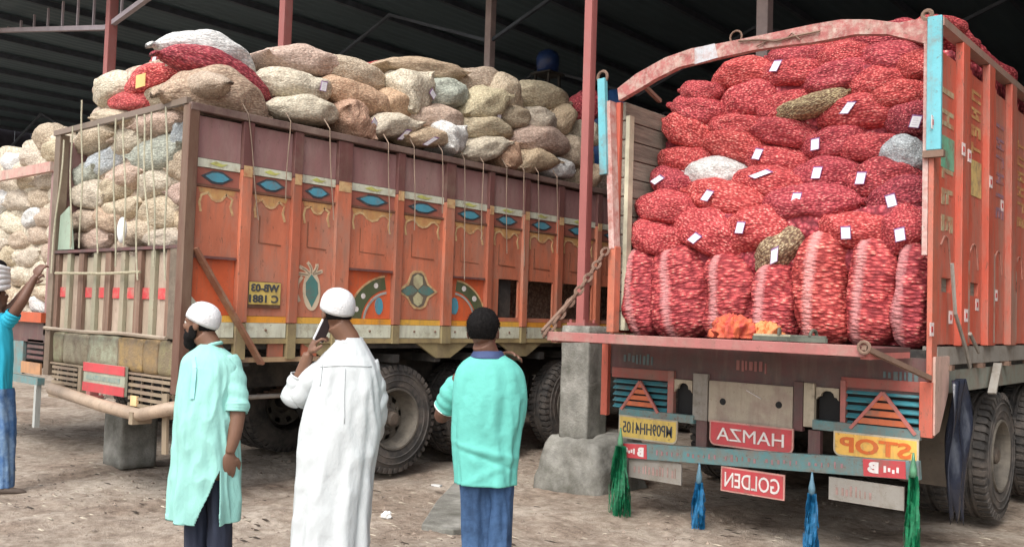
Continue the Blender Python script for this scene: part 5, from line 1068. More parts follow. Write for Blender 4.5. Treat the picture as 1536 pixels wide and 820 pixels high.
# rope net over the rear opening
vr = [(124, 150, 120, 372), (108, 190, 105, 372), (148, 186, 146, 380), (172, 178, 172, 400), (186, 176, 187, 368), (206, 172, 206, 420), (228, 168, 232, 400), (250, 160, 248, 420), (215, 172, 222, 368), (96, 210, 76, 410)]
for k, (u0, v0, u1, v1) in enumerate(sorted(vr)):
    a, b = at(u0, v0, 1, LY-.07), at(u1, v1, 1, LY-.06); mb = MB()
    mb.tube([tuple(np.array(a)+(np.array(b)-a)*t+np.array([.02*math.sin(t*7+k*2), 0, 0])) for t in np.linspace(0, 1, 12)], .0075, 5)
    solo('rope', mb, mat('pale_rope', (.40, .38, .28), rough=.9, var=.25, scale=40), f'pale rope stretched over the rear sacks of the orange lorry, {ORD[k]} from left', 'rope', tuple(a), 'ropes over the rear opening')
mb = MB(); a = at(183, 345, 1, LY-.03); mb.ell((a[0], LY-.03, a[2]), (.07, .03, .11), None, 14, 8); solo('plastic_scrap', mb, mat('white_plastic', (.7, .72, .74), rough=.3), 'white plastic scrap caught among the rear sacks of the orange lorry', 'plastic', tuple(a), smooth=True)
# ================================================================== far left lorry
KX1, KY = -9.60, 3.95; KX0 = KX1-2.4
T = thing('cargo_lorry', 'lorry at the left picture edge with an orange tail beam, heaped with cream sacks', 'lorry', ((KX0+KX1)/2, KY, 0), 'loaded lorries')
mb = MB(); mb.box(KX1-.05, KX1, KY, KY+8.3, 1.2, 2.95); part('right_wall', mb, MAR, T); mb = MB(); mb.box(KX0, KX0+.05, KY, KY+8.3, 1.2, 2.95); part('left_wall', mb, MAR, T)
mb = MB(); mb.box(KX0, KX1, KY+.02, KY+8.3, 1.15, 1.25); part('bed_floor', mb, CHAS, T)
z = at(40, 258, 1, KY)[2]; mb = MB(); mb.box(KX0, KX1, KY-.04, KY+.02, z-.05, z+.05); part('top_bar', mb, paint('pink_bar', (.52, .28, .24), damt=.6, dirt=(.50, .42, .34), dscale=9), T)
z = at(40, 474, 1, KY)[2]; mb = MB(); mb.box(KX0, KX1+.0, KY-.05, KY+.02, z-.055, z+.045); part('tail_beam', mb, paint('beam_orange', (.50, .10, .04), damt=.3), T); zt_ = z-.057
mb = MB(); mb.box(KX0, KX1, KY, KY+.03, zt_-.20, zt_); part('rear_beam', mb, DMAR, T)
mb = MB(); mb.box(KX0, KX1-.52, KY, KY+.03, .78, zt_-.202); part('rear_board', mb, TEALD, T); mb = MB(); mb.box(KX1-.52, KX1, KY+.03, KY+.04, .93, zt_-.202); part('recess_shade', mb, BLK, T)  # black sheet is painted shade behind the slats
for k in range(4): z = .95+k*.055; mb = MB(); mb.box(KX1-.42, KX1-.03, KY, KY+.015, z, z+.03); part('slat', mb, DMAR, T)
mb = MB(); mb.box(KX1-.50, KX1-.03, KY-.02, KY+.0, .80, .915); part('tail_plate', mb, paint('plate_tan_orange', (.46, .24, .12), damt=.5), T)
mb = MB(); mb.box(KX0, KX1, KY-.05, KY+.02, .70, .77); part('teal_rail', mb, TEALD, T)
mb = MB(); mb.box(KX1-.07, KX1-.02, KY-.05, KY-.0, .28, .70); part('hanging_leg', mb, paint('pale_leg', (.38, .40, .38)), T)
chassis(T, (KX0+KX1)/2, KY+.2, KY+8, (6.3, 7.7))
for y in (6.3, 7.7): wheel(T, KX1-.17, y, 1, dual=True); wheel(T, KX0+.17, y, -1, dual=True)
wheel(T, KX1-.15, 11.2, 1); wheel(T, KX0+.15, 11.2, -1)
GK = 'cream sacks on the far left lorry'; rr = random.Random(21)
vs_ = [208, 234, 268, 298, 326, 354, 382, 410, 438, 462]
for j, v in enumerate(vs_):
    us = list(range(-26 if j > 1 else (30 if j == 0 else -6), 84, 30)); off = (j % 2)*13
    if j == 0: us = [58]
    for i, u in enumerate(us):
        u2 = min(u+off, 80)+rr.uniform(-3, 3); vv = v+rr.uniform(-3, 3)-(0.22*(u2-40) if j < 2 else .1*(u2-40))*(0 if j == 0 else 1)
        col = rr.choice(['cream', 'cream', 'cream', 'beige', 'white', 'olive'])
        nm = 'top' if j == 0 else ['', 'first', 'second', 'third', 'fourth', 'fifth', 'sixth', 'seventh', 'eighth', 'ninth'][j]
        place_sack(u2, vv, 40 if j else 58, 33 if j else 40, rr.uniform(-25, 25), ('y', KY+.05+rr.uniform(0, .06)), col, (f'{CN[col]} sack on top of the far left lorry' if j == 0 else f'{CN[col]} sack, {ORD[len(us)-1-i]} from right in the {nm} row down on the far left lorry'), GK, .40, rr.choice(['tied', 'tied', 'pillow']), None, longest=.85)
mass('packed_cream_sacks', KX0+.08, KX1-.08, KY+.22, KY+8.1, 1.25, 3.2, SM['cream'], 'packed cream sacks filling the far left lorry', 'sacks', 9)
# blue things deep in the shed
t = thing('water_tank', 'small dark blue plastic tank on a tall stand in the shed', 'water tank', (0, 0, 0)); TY = 12.6; P = at(822, 92, 1, TY); t.location = (P[0], TY, 0)
mb = MB(); mb.lathe([(P[2]-.22, .05), (P[2]-.2, .19), (P[2]+.05, .21), (P[2]+.14, .17), (P[2]+.2, .07), (P[2]+.2, 0)], (P[0], TY, 0), 'z', 28); part('tank', mb, mat('blue_plastic', (.018, .045, .15), rough=.4), t, True)
mb = MB()
for a in (-1, 1):
    for b in (-1, 1): mb = MB(); mb.beam((P[0]+a*.15, TY+b*.15, 0), (P[0]+a*.15, TY+b*.15, P[2]-.26), .04, .04); part('leg', mb, CHAS, t)
mb = MB(); mb.box(P[0]-.22, P[0]+.22, TY-.22, TY+.22, P[2]-.255, P[2]-.225); part('platform', mb, CHAS, t)
a = at(893, 150, 1, 11.3); b = at(915, 208, 1, 11.3); mb = MB()
n = 14; vs = []
for i in range(n):
    for j in range(5): f = i/(n-1); vs.append((a[0]-.3+(b[0]-a[0]+.5)*f, 11.3+.06*math.sin(f*14+j*.3), a[2]+.1-(a[2]-b[2]+.5)*j/4))
mb.add(vs, [(i*5+j, (i+1)*5+j, (i+1)*5+j+1, i*5+j+1) for i in range(n-1) for j in range(4)])
o = solo('blue_tarpaulin', mb, mat('blue_tarp', (.02, .07, .20), rough=.5), 'dark blue tarpaulin hanging in the shed beside the teal corner guard', 'tarpaulin', tuple(a), smooth=True); q = o.modifiers.new('s', 'SOLIDIFY'); q.thickness = .008
# ================================================================== people
FWH = np.array([-math.sin(YAW), math.cos(YAW), 0.]); RTH = np.array([math.cos(YAW), math.sin(YAW), 0.])
class Person:
    def __init__(s, u0, v0, depth, label):
        d = ray(u0, v0); P = OR+d/FPX*depth; s.B = np.array([P[0], P[1], 0.]); s.B[2] = gz(P[0], P[1])
        s.t = thing('person', label, 'person', tuple(s.B)); s.t.rotation_euler = (0, 0, YAW); s.body = MB()
    def p(s, u, v, dy=0.):
        d = ray(u, v); t = ((s.B-OR)@FWH+dy)/(d@FWH); P = OR+d*t; q = P-s.B; return Vector((q@RTH, q@FWH, q[2]))
    def sub(s, name, mb, m, smooth=True, parent=None, sol=0, ss=0, kind=None):
        o = link(name, mb.mesh(name, m, smooth=smooth), parent or s.t)
        if sol: q = o.modifiers.new('s', 'SOLIDIFY'); q.thickness = sol; q.offset = 0
        if ss: q = o.modifiers.new('u', 'SUBSURF'); q.levels = ss; q.render_levels = ss
        return o
    def finish(s, skin, vox=.0055):
        me = s.body.mesh('body', skin); o = link('body', me, s.t); r = o.modifiers.new('r', 'REMESH'); r.mode = 'VOXEL'; r.voxel_size = vox; r.use_smooth_shade = True
        q = o.modifiers.new('s', 'SMOOTH'); q.factor = .5; q.iterations = 4
        dg = bpy.context.evaluated_depsgraph_get(); m2 = bpy.data.meshes.new_from_object(o.evaluated_get(dg)); o.modifiers.clear(); o.data = m2
        if not m2.materials: m2.materials.append(skin)
        m2.polygons.foreach_set('use_smooth', [True]*len(m2.polygons)); bpy.data.meshes.remove(me)
def cat(pts, n):
    P = [np.array(p, float) for p in pts]; P = [2*P[0]-P[1]]+P+[2*P[-1]-P[-2]]; out = []
    for t in np.linspace(0, len(P)-3-1e-6, n):
        i = int(t); f = t-i; a, b, c, d = P[i:i+4]; out.append(.5*((2*b)+(-a+c)*f+(2*a-5*b+4*c-d)*f*f+(-a+3*b-3*c+d)*f**3))
    return out
def loft(rings, n=72, m=60, fold=None, pw=2.3, keep=None, zjit=None):
    """rings: (z, xl, xr, depth, yc)"""
    R = cat(rings, m); mb = MB(); vs = []
    for i, (z, xl, xr, dp, yc) in enumerate(R):
        for k in range(n):
            t = 2*PI*k/n; c, s = math.cos(t), math.sin(t); x = abs(c)**(2/pw)*math.copysign(1, c); y = abs(s)**(2/pw)*math.copysign(1, s)
            X, Y = (xl+xr)/2+x*(xr-xl)/2, yc+y*dp/2; d = fold(t, z, X) if fold else 0
            zz = z+(zjit(X, t) if (zjit and i == m-1) else 0); vs.append((X+c*d, Y+s*d, zz))
    fs = []
    for i in range(m-1):
        for k in range(n):
            q = (i*n+k, i*n+(k+1) % n, (i+1)*n+(k+1) % n, (i+1)*n+k)
            if keep:
                c = np.mean([vs[j] for j in q], axis=0)
                if not keep(c): continue
            fs.append(q)
    mb.add(vs, fs); return mb
def sleeve(pts, rad, n=28, m=26, amp=.004, seed=0, freq=60):
    P = cat([tuple(p) for p in pts], m); r = np.interp(np.linspace(0, len(rad)-1, m), range(len(rad)), rad); mb = MB(); mb.tube(P, list(r), n, caps=False)
    V = []
    for i in range(m):
        for k in range(n):
            v = Vector(mb.v[i*n+k]); c = Vector(P[i]); d = (v-c).normalized(); f = amp*math.sin(i/m*freq*.5+2*math.sin(2*PI*k/n+seed)+seed)+amp*.8*math.sin(3*2*PI*k/n+i*.4+seed); V.append(tuple(v+d*f))
    mb.v = V; return mb
def hand(mb, wrist, d, nrm, curl=.35, thumb=1, sc=1.):
    d = Vector(d).normalized(); nrm = Vector(nrm); nrm = (nrm-d*nrm.dot(d)).normalized(); s = d.cross(nrm)
    R = Matrix((s, nrm, d)).transposed(); wrist = Vector(wrist); pc = wrist+d*.045*sc
    mb.ell(pc, (.040*sc, .016*sc, .050*sc), R, 16, 10)
    for i, (o, L) in enumerate(((-.030, .062), (-.010, .075), (.010, .070), (.029, .055))):
        p = pc+d*.036*sc+s*o*sc; a = 0; pts = [p-d*.02*sc, p]
        for j, f in enumerate((.45, .32, .23)):
            a += curl*(1+.25*i*.3+.4*j); q = d*math.cos(a)+nrm*math.sin(a)+s*o*1.2; p = p+q.normalized()*L*f*sc; pts.append(p)
        mb.tube(pts, [.0095*sc, .0095*sc, .009*sc, .008*sc, .0068*sc], 10)
    p = pc-d*.018*sc-s*.032*sc*thumb*-1; th = s*thumb
    mb.tube([p, p+th*.018*sc+d*.018*sc+nrm*.008*sc, p+th*.024*sc+d*.042*sc+nrm*.018*sc, p+th*.020*sc+d*.060*sc+nrm*.028*sc], [.013*sc, .012*sc, .0095*sc, .008*sc], 10)
def head(pr, c, phi, skin, hair, beard=False, cap=None, capm=None, captilt=.15, sc=1., hairfull=True, pitch=0.):
    """face looks along +y of its own frame, turned left by phi"""
    R = Matrix.Rotation(phi, 3, 'Z') @ Matrix.Rotation(pitch, 3, 'X'); c = Vector(c); B = pr.body
    E = lambda p, r, rot=None: B.ell(c+R @ Vector(p)*sc, tuple(q*sc for q in r), R @ rot if rot else R, 22, 14)
    E((0, -.008, .028), (.076, .094, .094)); E((0, .030, -.040), (.056, .060, .070)); E((0, .055, -.068), (.030, .030, .028)); E((0, .072, .028), (.052, .024, .020)); E((0, .020, -.010), (.066, .072, .075))
    E((0, .098, -.008), (.013, .020, .024)); E((0, .088, .010), (.009, .014, .026)); E((0, .088, -.040), (.024, .013, .008)); E((0, .086, -.050), (.020, .012, .008))
    for sg in (-1, 1):
        E((sg*.079, -.006, -.004), (.009, .020, .032)); E((sg*.033, .066, -.012), (.022, .022, .022))
    W = lambda p: c+R @ Vector(p)*sc
    for sg in (-1, 1):
        mb = MB(); mb.ell(W((sg*.031, .080, .014)), (.011*sc,)*3, R, 12, 8); e = pr.sub('eye', mb, mat('eye_white', (.6, .56, .5), rough=.3, bump=0)); mb = MB(); mb.ell(W((sg*.031, .0885, .014)), (.0055*sc, .003*sc, .0055*sc), R, 10, 6); pr.sub('iris', mb, mat('iris', (.03, .015, .01), rough=.2, bump=0), parent=e)
    def shell(name, m, fn, mm, n=48, k=28):
        mb = MB(); vs = []; fs = []
        for i in range(k+1):
            ph = PI*i/k
            for j in range(n):
                t = 2*PI*j/n; d = Vector((math.sin(ph)*math.cos(t), math.sin(ph)*math.sin(t), math.cos(ph))); vs.append(W(Vector((d.x*(.083-.012*max(0, -d.z)), -.010+d.y*(.103-.02*max(0, -d.z)), .030+d.z*.101))*1.0+d*(.0015*math.sin(17*t+ph*5)*math.sin(13*ph)+.001*math.sin(31*t))*(1 if name == 'hair' else .15)))
        for i in range(k):
            for j in range(n):
                t, ph = 2*PI*(j+.5)/n, PI*(i+.5)/k; d = (math.sin(ph)*math.cos(t), math.sin(ph)*math.sin(t), math.cos(ph))
                if fn(d): fs.append((i*n+j, (i+1)*n+j, (i+1)*n+(j+1) % n, i*n+(j+1) % n))
        mb.add(vs, fs); pr.sub(name, mb, mm, sol=.006)
    shell('hair', None, (lambda d: d[2] > (-.58 if d[1] < -.1 else (-.05 if d[1] < .35 else .48))), hair)
    if not cap:
        mb = MB(); rf = random.Random(5)
        for _ in range(2600):
            ph, t = math.acos(1-1.5*rf.random()), rf.uniform(0, 2*PI); d = Vector((math.sin(ph)*math.cos(t), math.sin(ph)*math.sin(t), math.cos(ph)))
            if not d[2] > (-.60 if d[1] < -.1 else (-.05 if d[1] < .35 else .48)): continue
            b0 = Vector((d.x*(.083-.012*max(0, -d.z)), -.010+d.y*(.103-.02*max(0, -d.z)), .030+d.z*.101)); sd = Vector((rf.uniform(-1, 1), rf.uniform(-1, 1), rf.uniform(-1.4, .4)))*.007; tw = d.cross(sd).normalized()*.0016
            mb.add([W(b0-tw), W(b0+tw), W(b0+d*rf.uniform(.004, .012)+sd)], [(0, 1, 2)])
        pr.sub('hair_tufts', mb, hair, kind='stuff')['kind'] = 'stuff'
    if beard:
        mb = MB()
        mb.ell(W((0, .050, -.072)), (.058*sc, .056*sc, .050*sc), R, 22, 14); mb.ell(W((0, .066, -.108)), (.040*sc, .040*sc, .044*sc), R, 18, 12); mb.ell(W((0, .096, -.032)), (.028*sc, .010*sc, .007*sc), R, 14, 8)
        for sg in (-1, 1): mb.ell(W((sg*.060, .022, -.042)), (.014*sc, .030*sc, .048*sc), R, 14, 10)
        o = pr.sub('beard', mb, hair); q = o.modifiers.new('r', 'REMESH'); q.mode = 'VOXEL'; q.voxel_size = .006; q.use_smooth_shade = True; q = o.modifiers.new('s', 'SMOOTH'); q.iterations = 3
    if cap:
        mb = MB(); prof = [(-.026, .084), (-.028, .0885), (-.012, .090), (.018, .0885), (.045, .081), (.068, .066), (.083, .046), (.091, .024), (.093, 0)]
        mb.lathe(prof, (0, 0, 0), 'z', 44); T2 = Matrix.Rotation(captilt, 3, 'X')
        mb.v = [tuple(W(T2 @ Vector((x*1.0, y*1.17, z+.0))+Vector((0, -.014, .042)))) for x, y, z in mb.v]; pr.sub('cap', mb, capm, sol=.003)
SK1 = mat('skin_dark', (.17, .085, .052), rough=.55, var=.12, scale=12, bump=.1, rnd=0); SK2 = mat('skin_darker', (.13, .062, .040), rough=.55, var=.12, scale=12, bump=.1, rnd=0)
HAIR = mat('black_hair', (.009, .008, .008), rough=.9, var=.3, scale=60, bump=.5, rnd=0, fine=150)
HAIR.node_tree.nodes['Principled BSDF'].inputs['Specular IOR Level'].default_value = .12
WSEAM = mat('seam_thread', (.49, .52, .53), rnd=0, bump=0)
WCAP = mat('white_knit_cap', (.66, .66, .67), rough=.8, var=.05, scale=40, bump=.5, rnd=0, fine=120)
KURTA = mat('mint_kurta', (.27, .55, .50), rough=.85, var=.05, scale=7, bump=.8, rnd=0, fine=22, stretch=(1, 1, .55))
WKURTA = mat('white_kurta', (.50, .53, .54), rough=.85, var=.03, scale=7, bump=.8, rnd=0, fine=22, stretch=(1, 1, .55))
TEE = mat('turquoise_polo', (.12, .46, .40), rough=.85, var=.05, scale=6, bump=.6, rnd=0, fine=20)
BTEE = mat('bright_blue_shirt', (.01, .33, .47), rough=.8, var=.08, scale=3, bump=.15, rnd=0, fine=300)
NAVYT = mat('navy_trousers', (.018, .024, .045), rough=.85, var=.2, bump=.2, rnd=0); JEAN = mat('blue_jeans', (.030, .075, .17), rough=.85, var=.35, scale=5, bump=.3, dirt=(.06, .13, .26), damt=.5, rnd=0)
JEANL = mat('faded_jeans', (.035, .10, .24), rough=.85, var=.35, scale=5, bump=.3, dirt=(.22, .33, .46), damt=.6, dscale=4, rnd=0); SHOE = mat('worn_shoe', (.10, .075, .06), rough=.8, rnd=0)
PANT = 1
TRIM = mat('pale_piping', (.62, .70, .66), bump=0, rnd=0); NAVYC = mat('navy_collar', (.03, .05, .13), rnd=0)
def folds(seed, amp=.006, vert=9, drape=.0, z0=0, z1=1, ztop=None):
    def f(t, z, X):
        return g_(t, z, X)*(1 if ztop is None else min(1, max(.08, (ztop-z)/.22)))
    def g_(t, z, X):
        k = np.clip((z1-z)/(z1-z0+1e-6), 0, 1)
        a = float(vnoise(math.cos(t)*2.2+seed, math.sin(t)*2.2, z*1.6, seed)); b = float(vnoise(math.cos(t)*5+seed, math.sin(t)*5+z*2.5, z*5, seed+1))
        c = .35-abs(float(vnoise(math.cos(t)*3.5+seed, math.sin(t)*3.5+z*4, z*6.5, seed+2)))
        return amp*(a*1.6+b*.9+c*1.7)+drape*k*math.sin(vert*t+2*a+seed)
    return f
def leg(pr, top, bot, w0, w1, d0, d1, m, seed, yb=0., parent=None, foot=True):
    """top, bot are picture points of the leg's axis"""
    A, Bm = pr.p(*top), pr.p(*bot); Bm.z = .06; rings = []
    for f in np.linspace(0, 1, 7):
        c = A.lerp(Bm, f); w_ = w0+(w1-w0)*f**.8; d = d0+(d1-d0)*f; rings.append((c.z, c.x-w_/2, c.x+w_/2, d, yb+.02*math.sin(f*3)))
    return rings, A, Bm
def shoes(pr, x, yaw, m=SHOE, y=0.):
    mb = MB(); c, s = math.cos(yaw), math.sin(yaw)
    rings = [(-.10, .030, .045), (-.085, .038, .075), (-.03, .040, .085), (.04, .044, .065), (.10, .046, .050), (.15, .036, .036), (.17, .012, .016)]
    vs = []; n = 16
    for (q, w_, h) in rings:
        for k in range(n): t = 2*PI*k/n; X, Z = w_*math.cos(t), max(.0, h/2+h/2*math.sin(t)); vs.append((x+X*c-q*s, y+X*s+q*c, Z))
    mb.add(vs, [(i*n+k, i*n+(k+1) % n, (i+1)*n+(k+1) % n, (i+1)*n+k) for i in range(len(rings)-1) for k in range(n)]+[tuple(range(n)), tuple((len(rings)-1)*n+k for k in range(n))]); pr.sub('shoe', mb, m)
def torso(pr, u, vn, vh, w_=.17):
    a, b = pr.p(u, vn), pr.p(u, vh); pr.body.tube([a, a.lerp(b, .12), a.lerp(b, .4), a.lerp(b, .8), b], [.05, .10, w_*.55, w_*.5, w_*.45], 16)
def rng(pr, L): return [(pr.p((a+b)/2, v).z, pr.p(a, v).x, pr.p(b, v).x, d, y) for v, a, b, d, y in L]
# ---- man in the mint kurta
A = Person(308, 600, 4.75, 'bearded man in long mint kurta and white skullcap looking away to the left'); hc = A.p(302, 487)
head(A, hc, 1.40, SK1, HAIR, sc=.86, beard=True, cap=True, capm=WCAP, captilt=.42)
A.body.tube([hc+Vector((.012, 0, -.05)), A.p(314, 515), A.p(316, 530)], [.058, .056, .075], 16); torso(A, 314, 530, 680)
S0, S1, S2, S3 = A.p(346, 550, 0), A.p(356, 605, -.04), A.p(352, 650, -.07), A.p(344, 678, -.08)
A.body.tube(cat([S0, S1, S2, S3], 12), list(np.interp(range(12), [0, 4, 11], [.05, .043, .027])), 14); hand(A.body, S3, (-.10, -.02, -1), (-.5, .6, 0), .38, 1, 1.25)
A.finish(SK1)
slt = A.p(331, 704, -.12)
def keepA(c):
    if c[1] > 0 or c[2] > slt.z: return True
    f = (slt.z-c[2])/(slt.z-A.p(310, 783, -.12).z); xl, xr = slt.x+(A.p(293, 783, -.14).x-slt.x)*f, slt.x+(A.p(331, 783, -.12).x-slt.x)*f
    return not (xl < c[0] < xr)
K = rng(A, [(516, 302, 328, .12, 0), (523, 294, 336, .14, 0), (531, 283, 347, .17, 0), (540, 276, 354, .20, 0), (556, 273, 358, .22, 0), (600, 271, 354, .25, -.01), (640, 267, 356, .27, -.01), (680, 263, 358, .29, 0), (715, 260, 359, .30, 0), (745, 257, 360, .31, 0), (779, 256, 358, .31, 0)])
zh = K[-1][0]; A.sub('kurta', loft(K, 320, 190, folds(3, .009, 7, .016, zh, zh+.7, K[0][0]), keep=keepA, zjit=lambda X, t: .05*max(0, -(X-.0)/.2) if X < 0 else 0), KURTA, sol=.004)
mb = sleeve([S0+Vector((-.03, .01, .035)), S0.lerp(S1, .45), S1+Vector((0, 0, .0)), A.p(354, 614, -.05)], [.066, .062, .058, .054], amp=.0035, seed=1); A.sub('sleeve', mb, KURTA, sol=.004)
mb = sleeve([A.p(355, 603, -.045), A.p(354, 616, -.05)], [.060, .058], m=8, amp=.002); A.sub('cuff', mb, KURTA, sol=.006)
a, b = A.p(304, 522, -.09), A.p(331, 514, -.03); mb = MB(); mb.tube(cat([A.p(301, 534, -.075), A.p(306, 524, -.06), A.p(316, 517, -.05), A.p(330, 514, -.02), A.p(332, 514, .04)], 14), .010, 8); A.sub('collar', mb, KURTA)
mb = MB(); q = [A.p(290, 535, -.095), A.p(292, 552, -.112), A.p(290, 575, -.125), A.p(288, 598, -.135)]; 
for i in range(3): mb.beam(q[i], q[i+1], .022, .006, up=(0, 1, 0))
A.sub('placket', mb, mat('placket_shade', (.28, .60, .62), rnd=0, bump=.1), smooth=False)
A.sub('trouser_seat', loft(rng(A, [(655, 284, 342, .18, 0), (690, 280, 346, .21, 0), (720, 278, 348, .20, 0), (740, 282, 344, .16, 0)]), 40, 14), NAVYT)
for k, (tp, bt, sg) in enumerate((((294, 700), (292, 925), -1), ((330, 700), (326, 925), 1))):
    r, _, Bm = leg(A, tp, bt, .13, .105, .20, .13, NAVYT, k); A.sub('trouser_leg', loft(r, 40, 40, folds(20+k, .006)), NAVYT); shoes(A, Bm.x, 1.2, y=.0)
# ---- man in the white kurta, on the phone
W_ = Person(505, 600, 4.7, 'man in long white kurta holding a phone to his ear, seen from behind'); hc = W_.p(505, 470)
head(W_, hc, .62, SK1, HAIR, sc=.95, cap=True, capm=WCAP, captilt=.36, pitch=-.05)
W_.body.tube([hc+Vector((.012, -.02, -.05)), W_.p(521, 505, -.01), W_.p(523, 525, 0)], [.06, .058, .08], 16); torso(W_, 518, 525, 800)
S0, E0, H0 = W_.p(492, 553, .02), W_.p(440, 596, .06), W_.p(463, 530, .02)
W_.body.tube(cat([S0, S0.lerp(E0, .55), E0, E0.lerp(H0, .45), H0], 16), list(np.interp(range(16), [0, 8, 15], [.055, .044, .028])), 14)
hand(W_.body, H0, W_.p(484, 492, -.01)-H0, Vector((.55, .25, -.25)), .55, -1, 1.05)
T0, T1, T2 = W_.p(556, 555, .02), W_.p(563, 615, .04), W_.p(556, 655, .16)
W_.body.tube([T0, T1, T2, W_.p(530, 650, .26)], [.05, .042, .034, .026], 12); hand(W_.body, W_.p(530, 650, .26), (-1, .2, .1), (0, -1, 0), .4)
W_.finish(SK1)
K = rng(W_, [(506, 511, 541, .13, 0), (512, 505, 546, .14, 0), (521, 497, 551, .17, 0), (531, 488, 556, .20, 0), (543, 482, 562, .23, 0), (560, 477, 567, .25, 0), (590, 468, 569, .27, 0), (620, 458, 569, .28, 0), (660, 451, 566, .29, 0), (700, 448, 560, .29, 0), (740, 445, 556, .30, 0), (780, 442, 552, .31, 0), (820, 440, 550, .32, 0), (880, 436, 548, .33, 0)])
zh = K[-1][0]; W_.sub('kurta', loft(K, 150, 100, folds(9, .0075, 8, .015, zh, zh+.95, K[0][0])), WKURTA, sol=.004)
mb = sleeve([S0+Vector((.04, 0, .03)), S0.lerp(E0, .4), E0+Vector((.012, 0, .006)), E0+Vector((.0, 0, -.004)), E0.lerp(H0, .30), E0.lerp(H0, .50)], [.078, .074, .070, .066, .056, .050], m=34, amp=.004, seed=3, freq=70); W_.sub('sleeve', mb, WKURTA, sol=.004)
mb = sleeve([T0+Vector((-.03, 0, .035)), T0.lerp(T1, .5), T1, T2], [.066, .064, .062, .054], m=28, amp=.004, seed=5); W_.sub('sleeve', mb, WKURTA, sol=.004)
kur = [o for o in W_.t.children if o.name.startswith('kurta')][0]; bpy.context.view_layer.update()
def on_cloth(o, u, v):
    q = W_.p(u, v); h, loc, nrm, _ = o.ray_cast(Vector((q.x, -1, q.z)), Vector((0, 1, 0))); return loc+Vector((0, -.0035, 0)) if h else None
for uv in ([(486+i*3.1, 548-2*math.sin(i/24*PI)) for i in range(25)], [(524+.3*math.sin(i), 549+i*9) for i in range(10)], [(489-.03*i*i, 540+i*4) for i in range(10)]):
    P = [p for p in (on_cloth(kur, *q) for q in uv) if p is not None]
    if len(P) > 3: mb = MB(); mb.tube(P, .0022, 5); W_.sub('seam', mb, WSEAM)
mb = MB(); cc = W_.p(524, 510, 0); mb.tube([(cc.x+.062*math.cos(t), cc.y+.066*math.sin(t), cc.z+.012*math.sin(t)) for t in np.linspace(0, 2*PI, 25)[:-1]], .011, 8, closed=True); W_.sub('collar', mb, WKURTA)
mb = MB(); a, b = W_.p(493, 476, -.035), W_.p(474, 516, -.02); b = a.lerp(b, .88); mb.beam(a, b, .010, .056, up=(1, .35, .2)); 
o = link('phone', mb.mesh('phone', mat('phone_white', (.65, .66, .7), rough=.25, bump=0), org=tuple(a))); o.matrix_world = Matrix.Translation(Vector(W_.B)) @ Matrix.Rotation(YAW, 4, 'Z') @ Matrix.Translation(a)
q = o.modifiers.new('b', 'BEVEL'); q.width = .003; tag(o, 'pale mobile phone held to the ear by the man in white', 'phone')
mb = MB(); mb.beam(a+Vector((.006, 0, 0)), b+Vector((.006, 0, 0)), .006, .049, up=(1, .35, .2)); s_ = link('screen', mb.mesh('screen', mat('phone_black', (.02, .012, .015), rough=.15, bump=0), org=tuple(a)), o)
for k, (tp, bt) in enumerate((((480, 700), (472, 930)), ((525, 700), (520, 930)))):
    r, _, Bm = leg(W_, tp, bt, .13, .12, .18, .14, WKURTA, k); W_.sub('trouser_leg', loft(r, 40, 30, folds(30+k, .006)), WKURTA); shoes(W_, Bm.x, .3)
# ---- man in the turquoise polo
G = Person(727, 600, 4.6, 'man in turquoise polo shirt and blue jeans, seen from behind'); hc = G.p(725, 499)
head(G, hc, -.22, SK2, HAIR, sc=.95, pitch=-.05)
G.body.tube([hc+Vector((.0, -.015, -.05)), G.p(730, 528, 0), G.p(731, 545, 0)], [.058, .060, .085], 16); torso(G, 731, 545, 715)
S0, E0, H0 = G.p(692, 566, .02), G.p(664, 622, .13), G.p(748, 536, .12)
G.body.tube(cat([S0, S0.lerp(E0, .5), E0, E0.lerp(H0, .5)+Vector((0, .16, 0)), H0], 18), list(np.interp(range(18), [0, 9, 17], [.044, .042, .028])), 14)
hand(G.body, G.p(746, 536, .10), Vector((.75, -.55, .16)), Vector((-.1, -.5, -.9)), .22, -1, 1.1)
R0, R1 = G.p(772, 570, .02), G.p(768, 630, .16); G.body.tube(cat([R0, R0.lerp(R1, .5), R1, G.p(720, 620, .26)], 10), .040, 12); hand(G.body, G.p(720, 620, .26), (-1, 0, .1), (0, -1, 0), .4)
G.finish(SK2)
K = rng(G, [(529, 714, 752, .13, 0), (535, 706, 761, .15, 0), (542, 696, 772, .18, 0), (551, 688, 780, .20, 0), (563, 683, 785, .22, 0), (585, 680, 787, .24, 0), (615, 678, 786, .25, 0), (645, 677, 781, .24, 0), (675, 679, 776, .235, 0), (700, 681, 774, .235, 0), (724, 683, 772, .24, 0)])
zw = G.p(720, 672).z
def ff(t, z, X):
    b = folds(14, .0065, 6, .006, K[-1][0], K[-1][0]+.4, K[0][0])(t, z, X)
    back = max(0, -math.sin(t)); return b+back*.011*math.exp(-((z-zw+.35*X-.02*math.sin(9*X))/.018)**2)-back*.008*math.exp(-((z-zw+.35*X+.03)/.014)**2)+back*.006*math.exp(-((z-zw+.12-.5*X)/.02)**2)
G.sub('polo_shirt', loft(K, 150, 100, ff), TEE, sol=.004)
mb = sleeve([S0+Vector((.05, 0, .015)), S0.lerp(E0, .35), S0.lerp(E0, .80)], [.050, .066, .062], amp=.003, seed=2); G.sub('sleeve', mb, TEE, sol=.004)
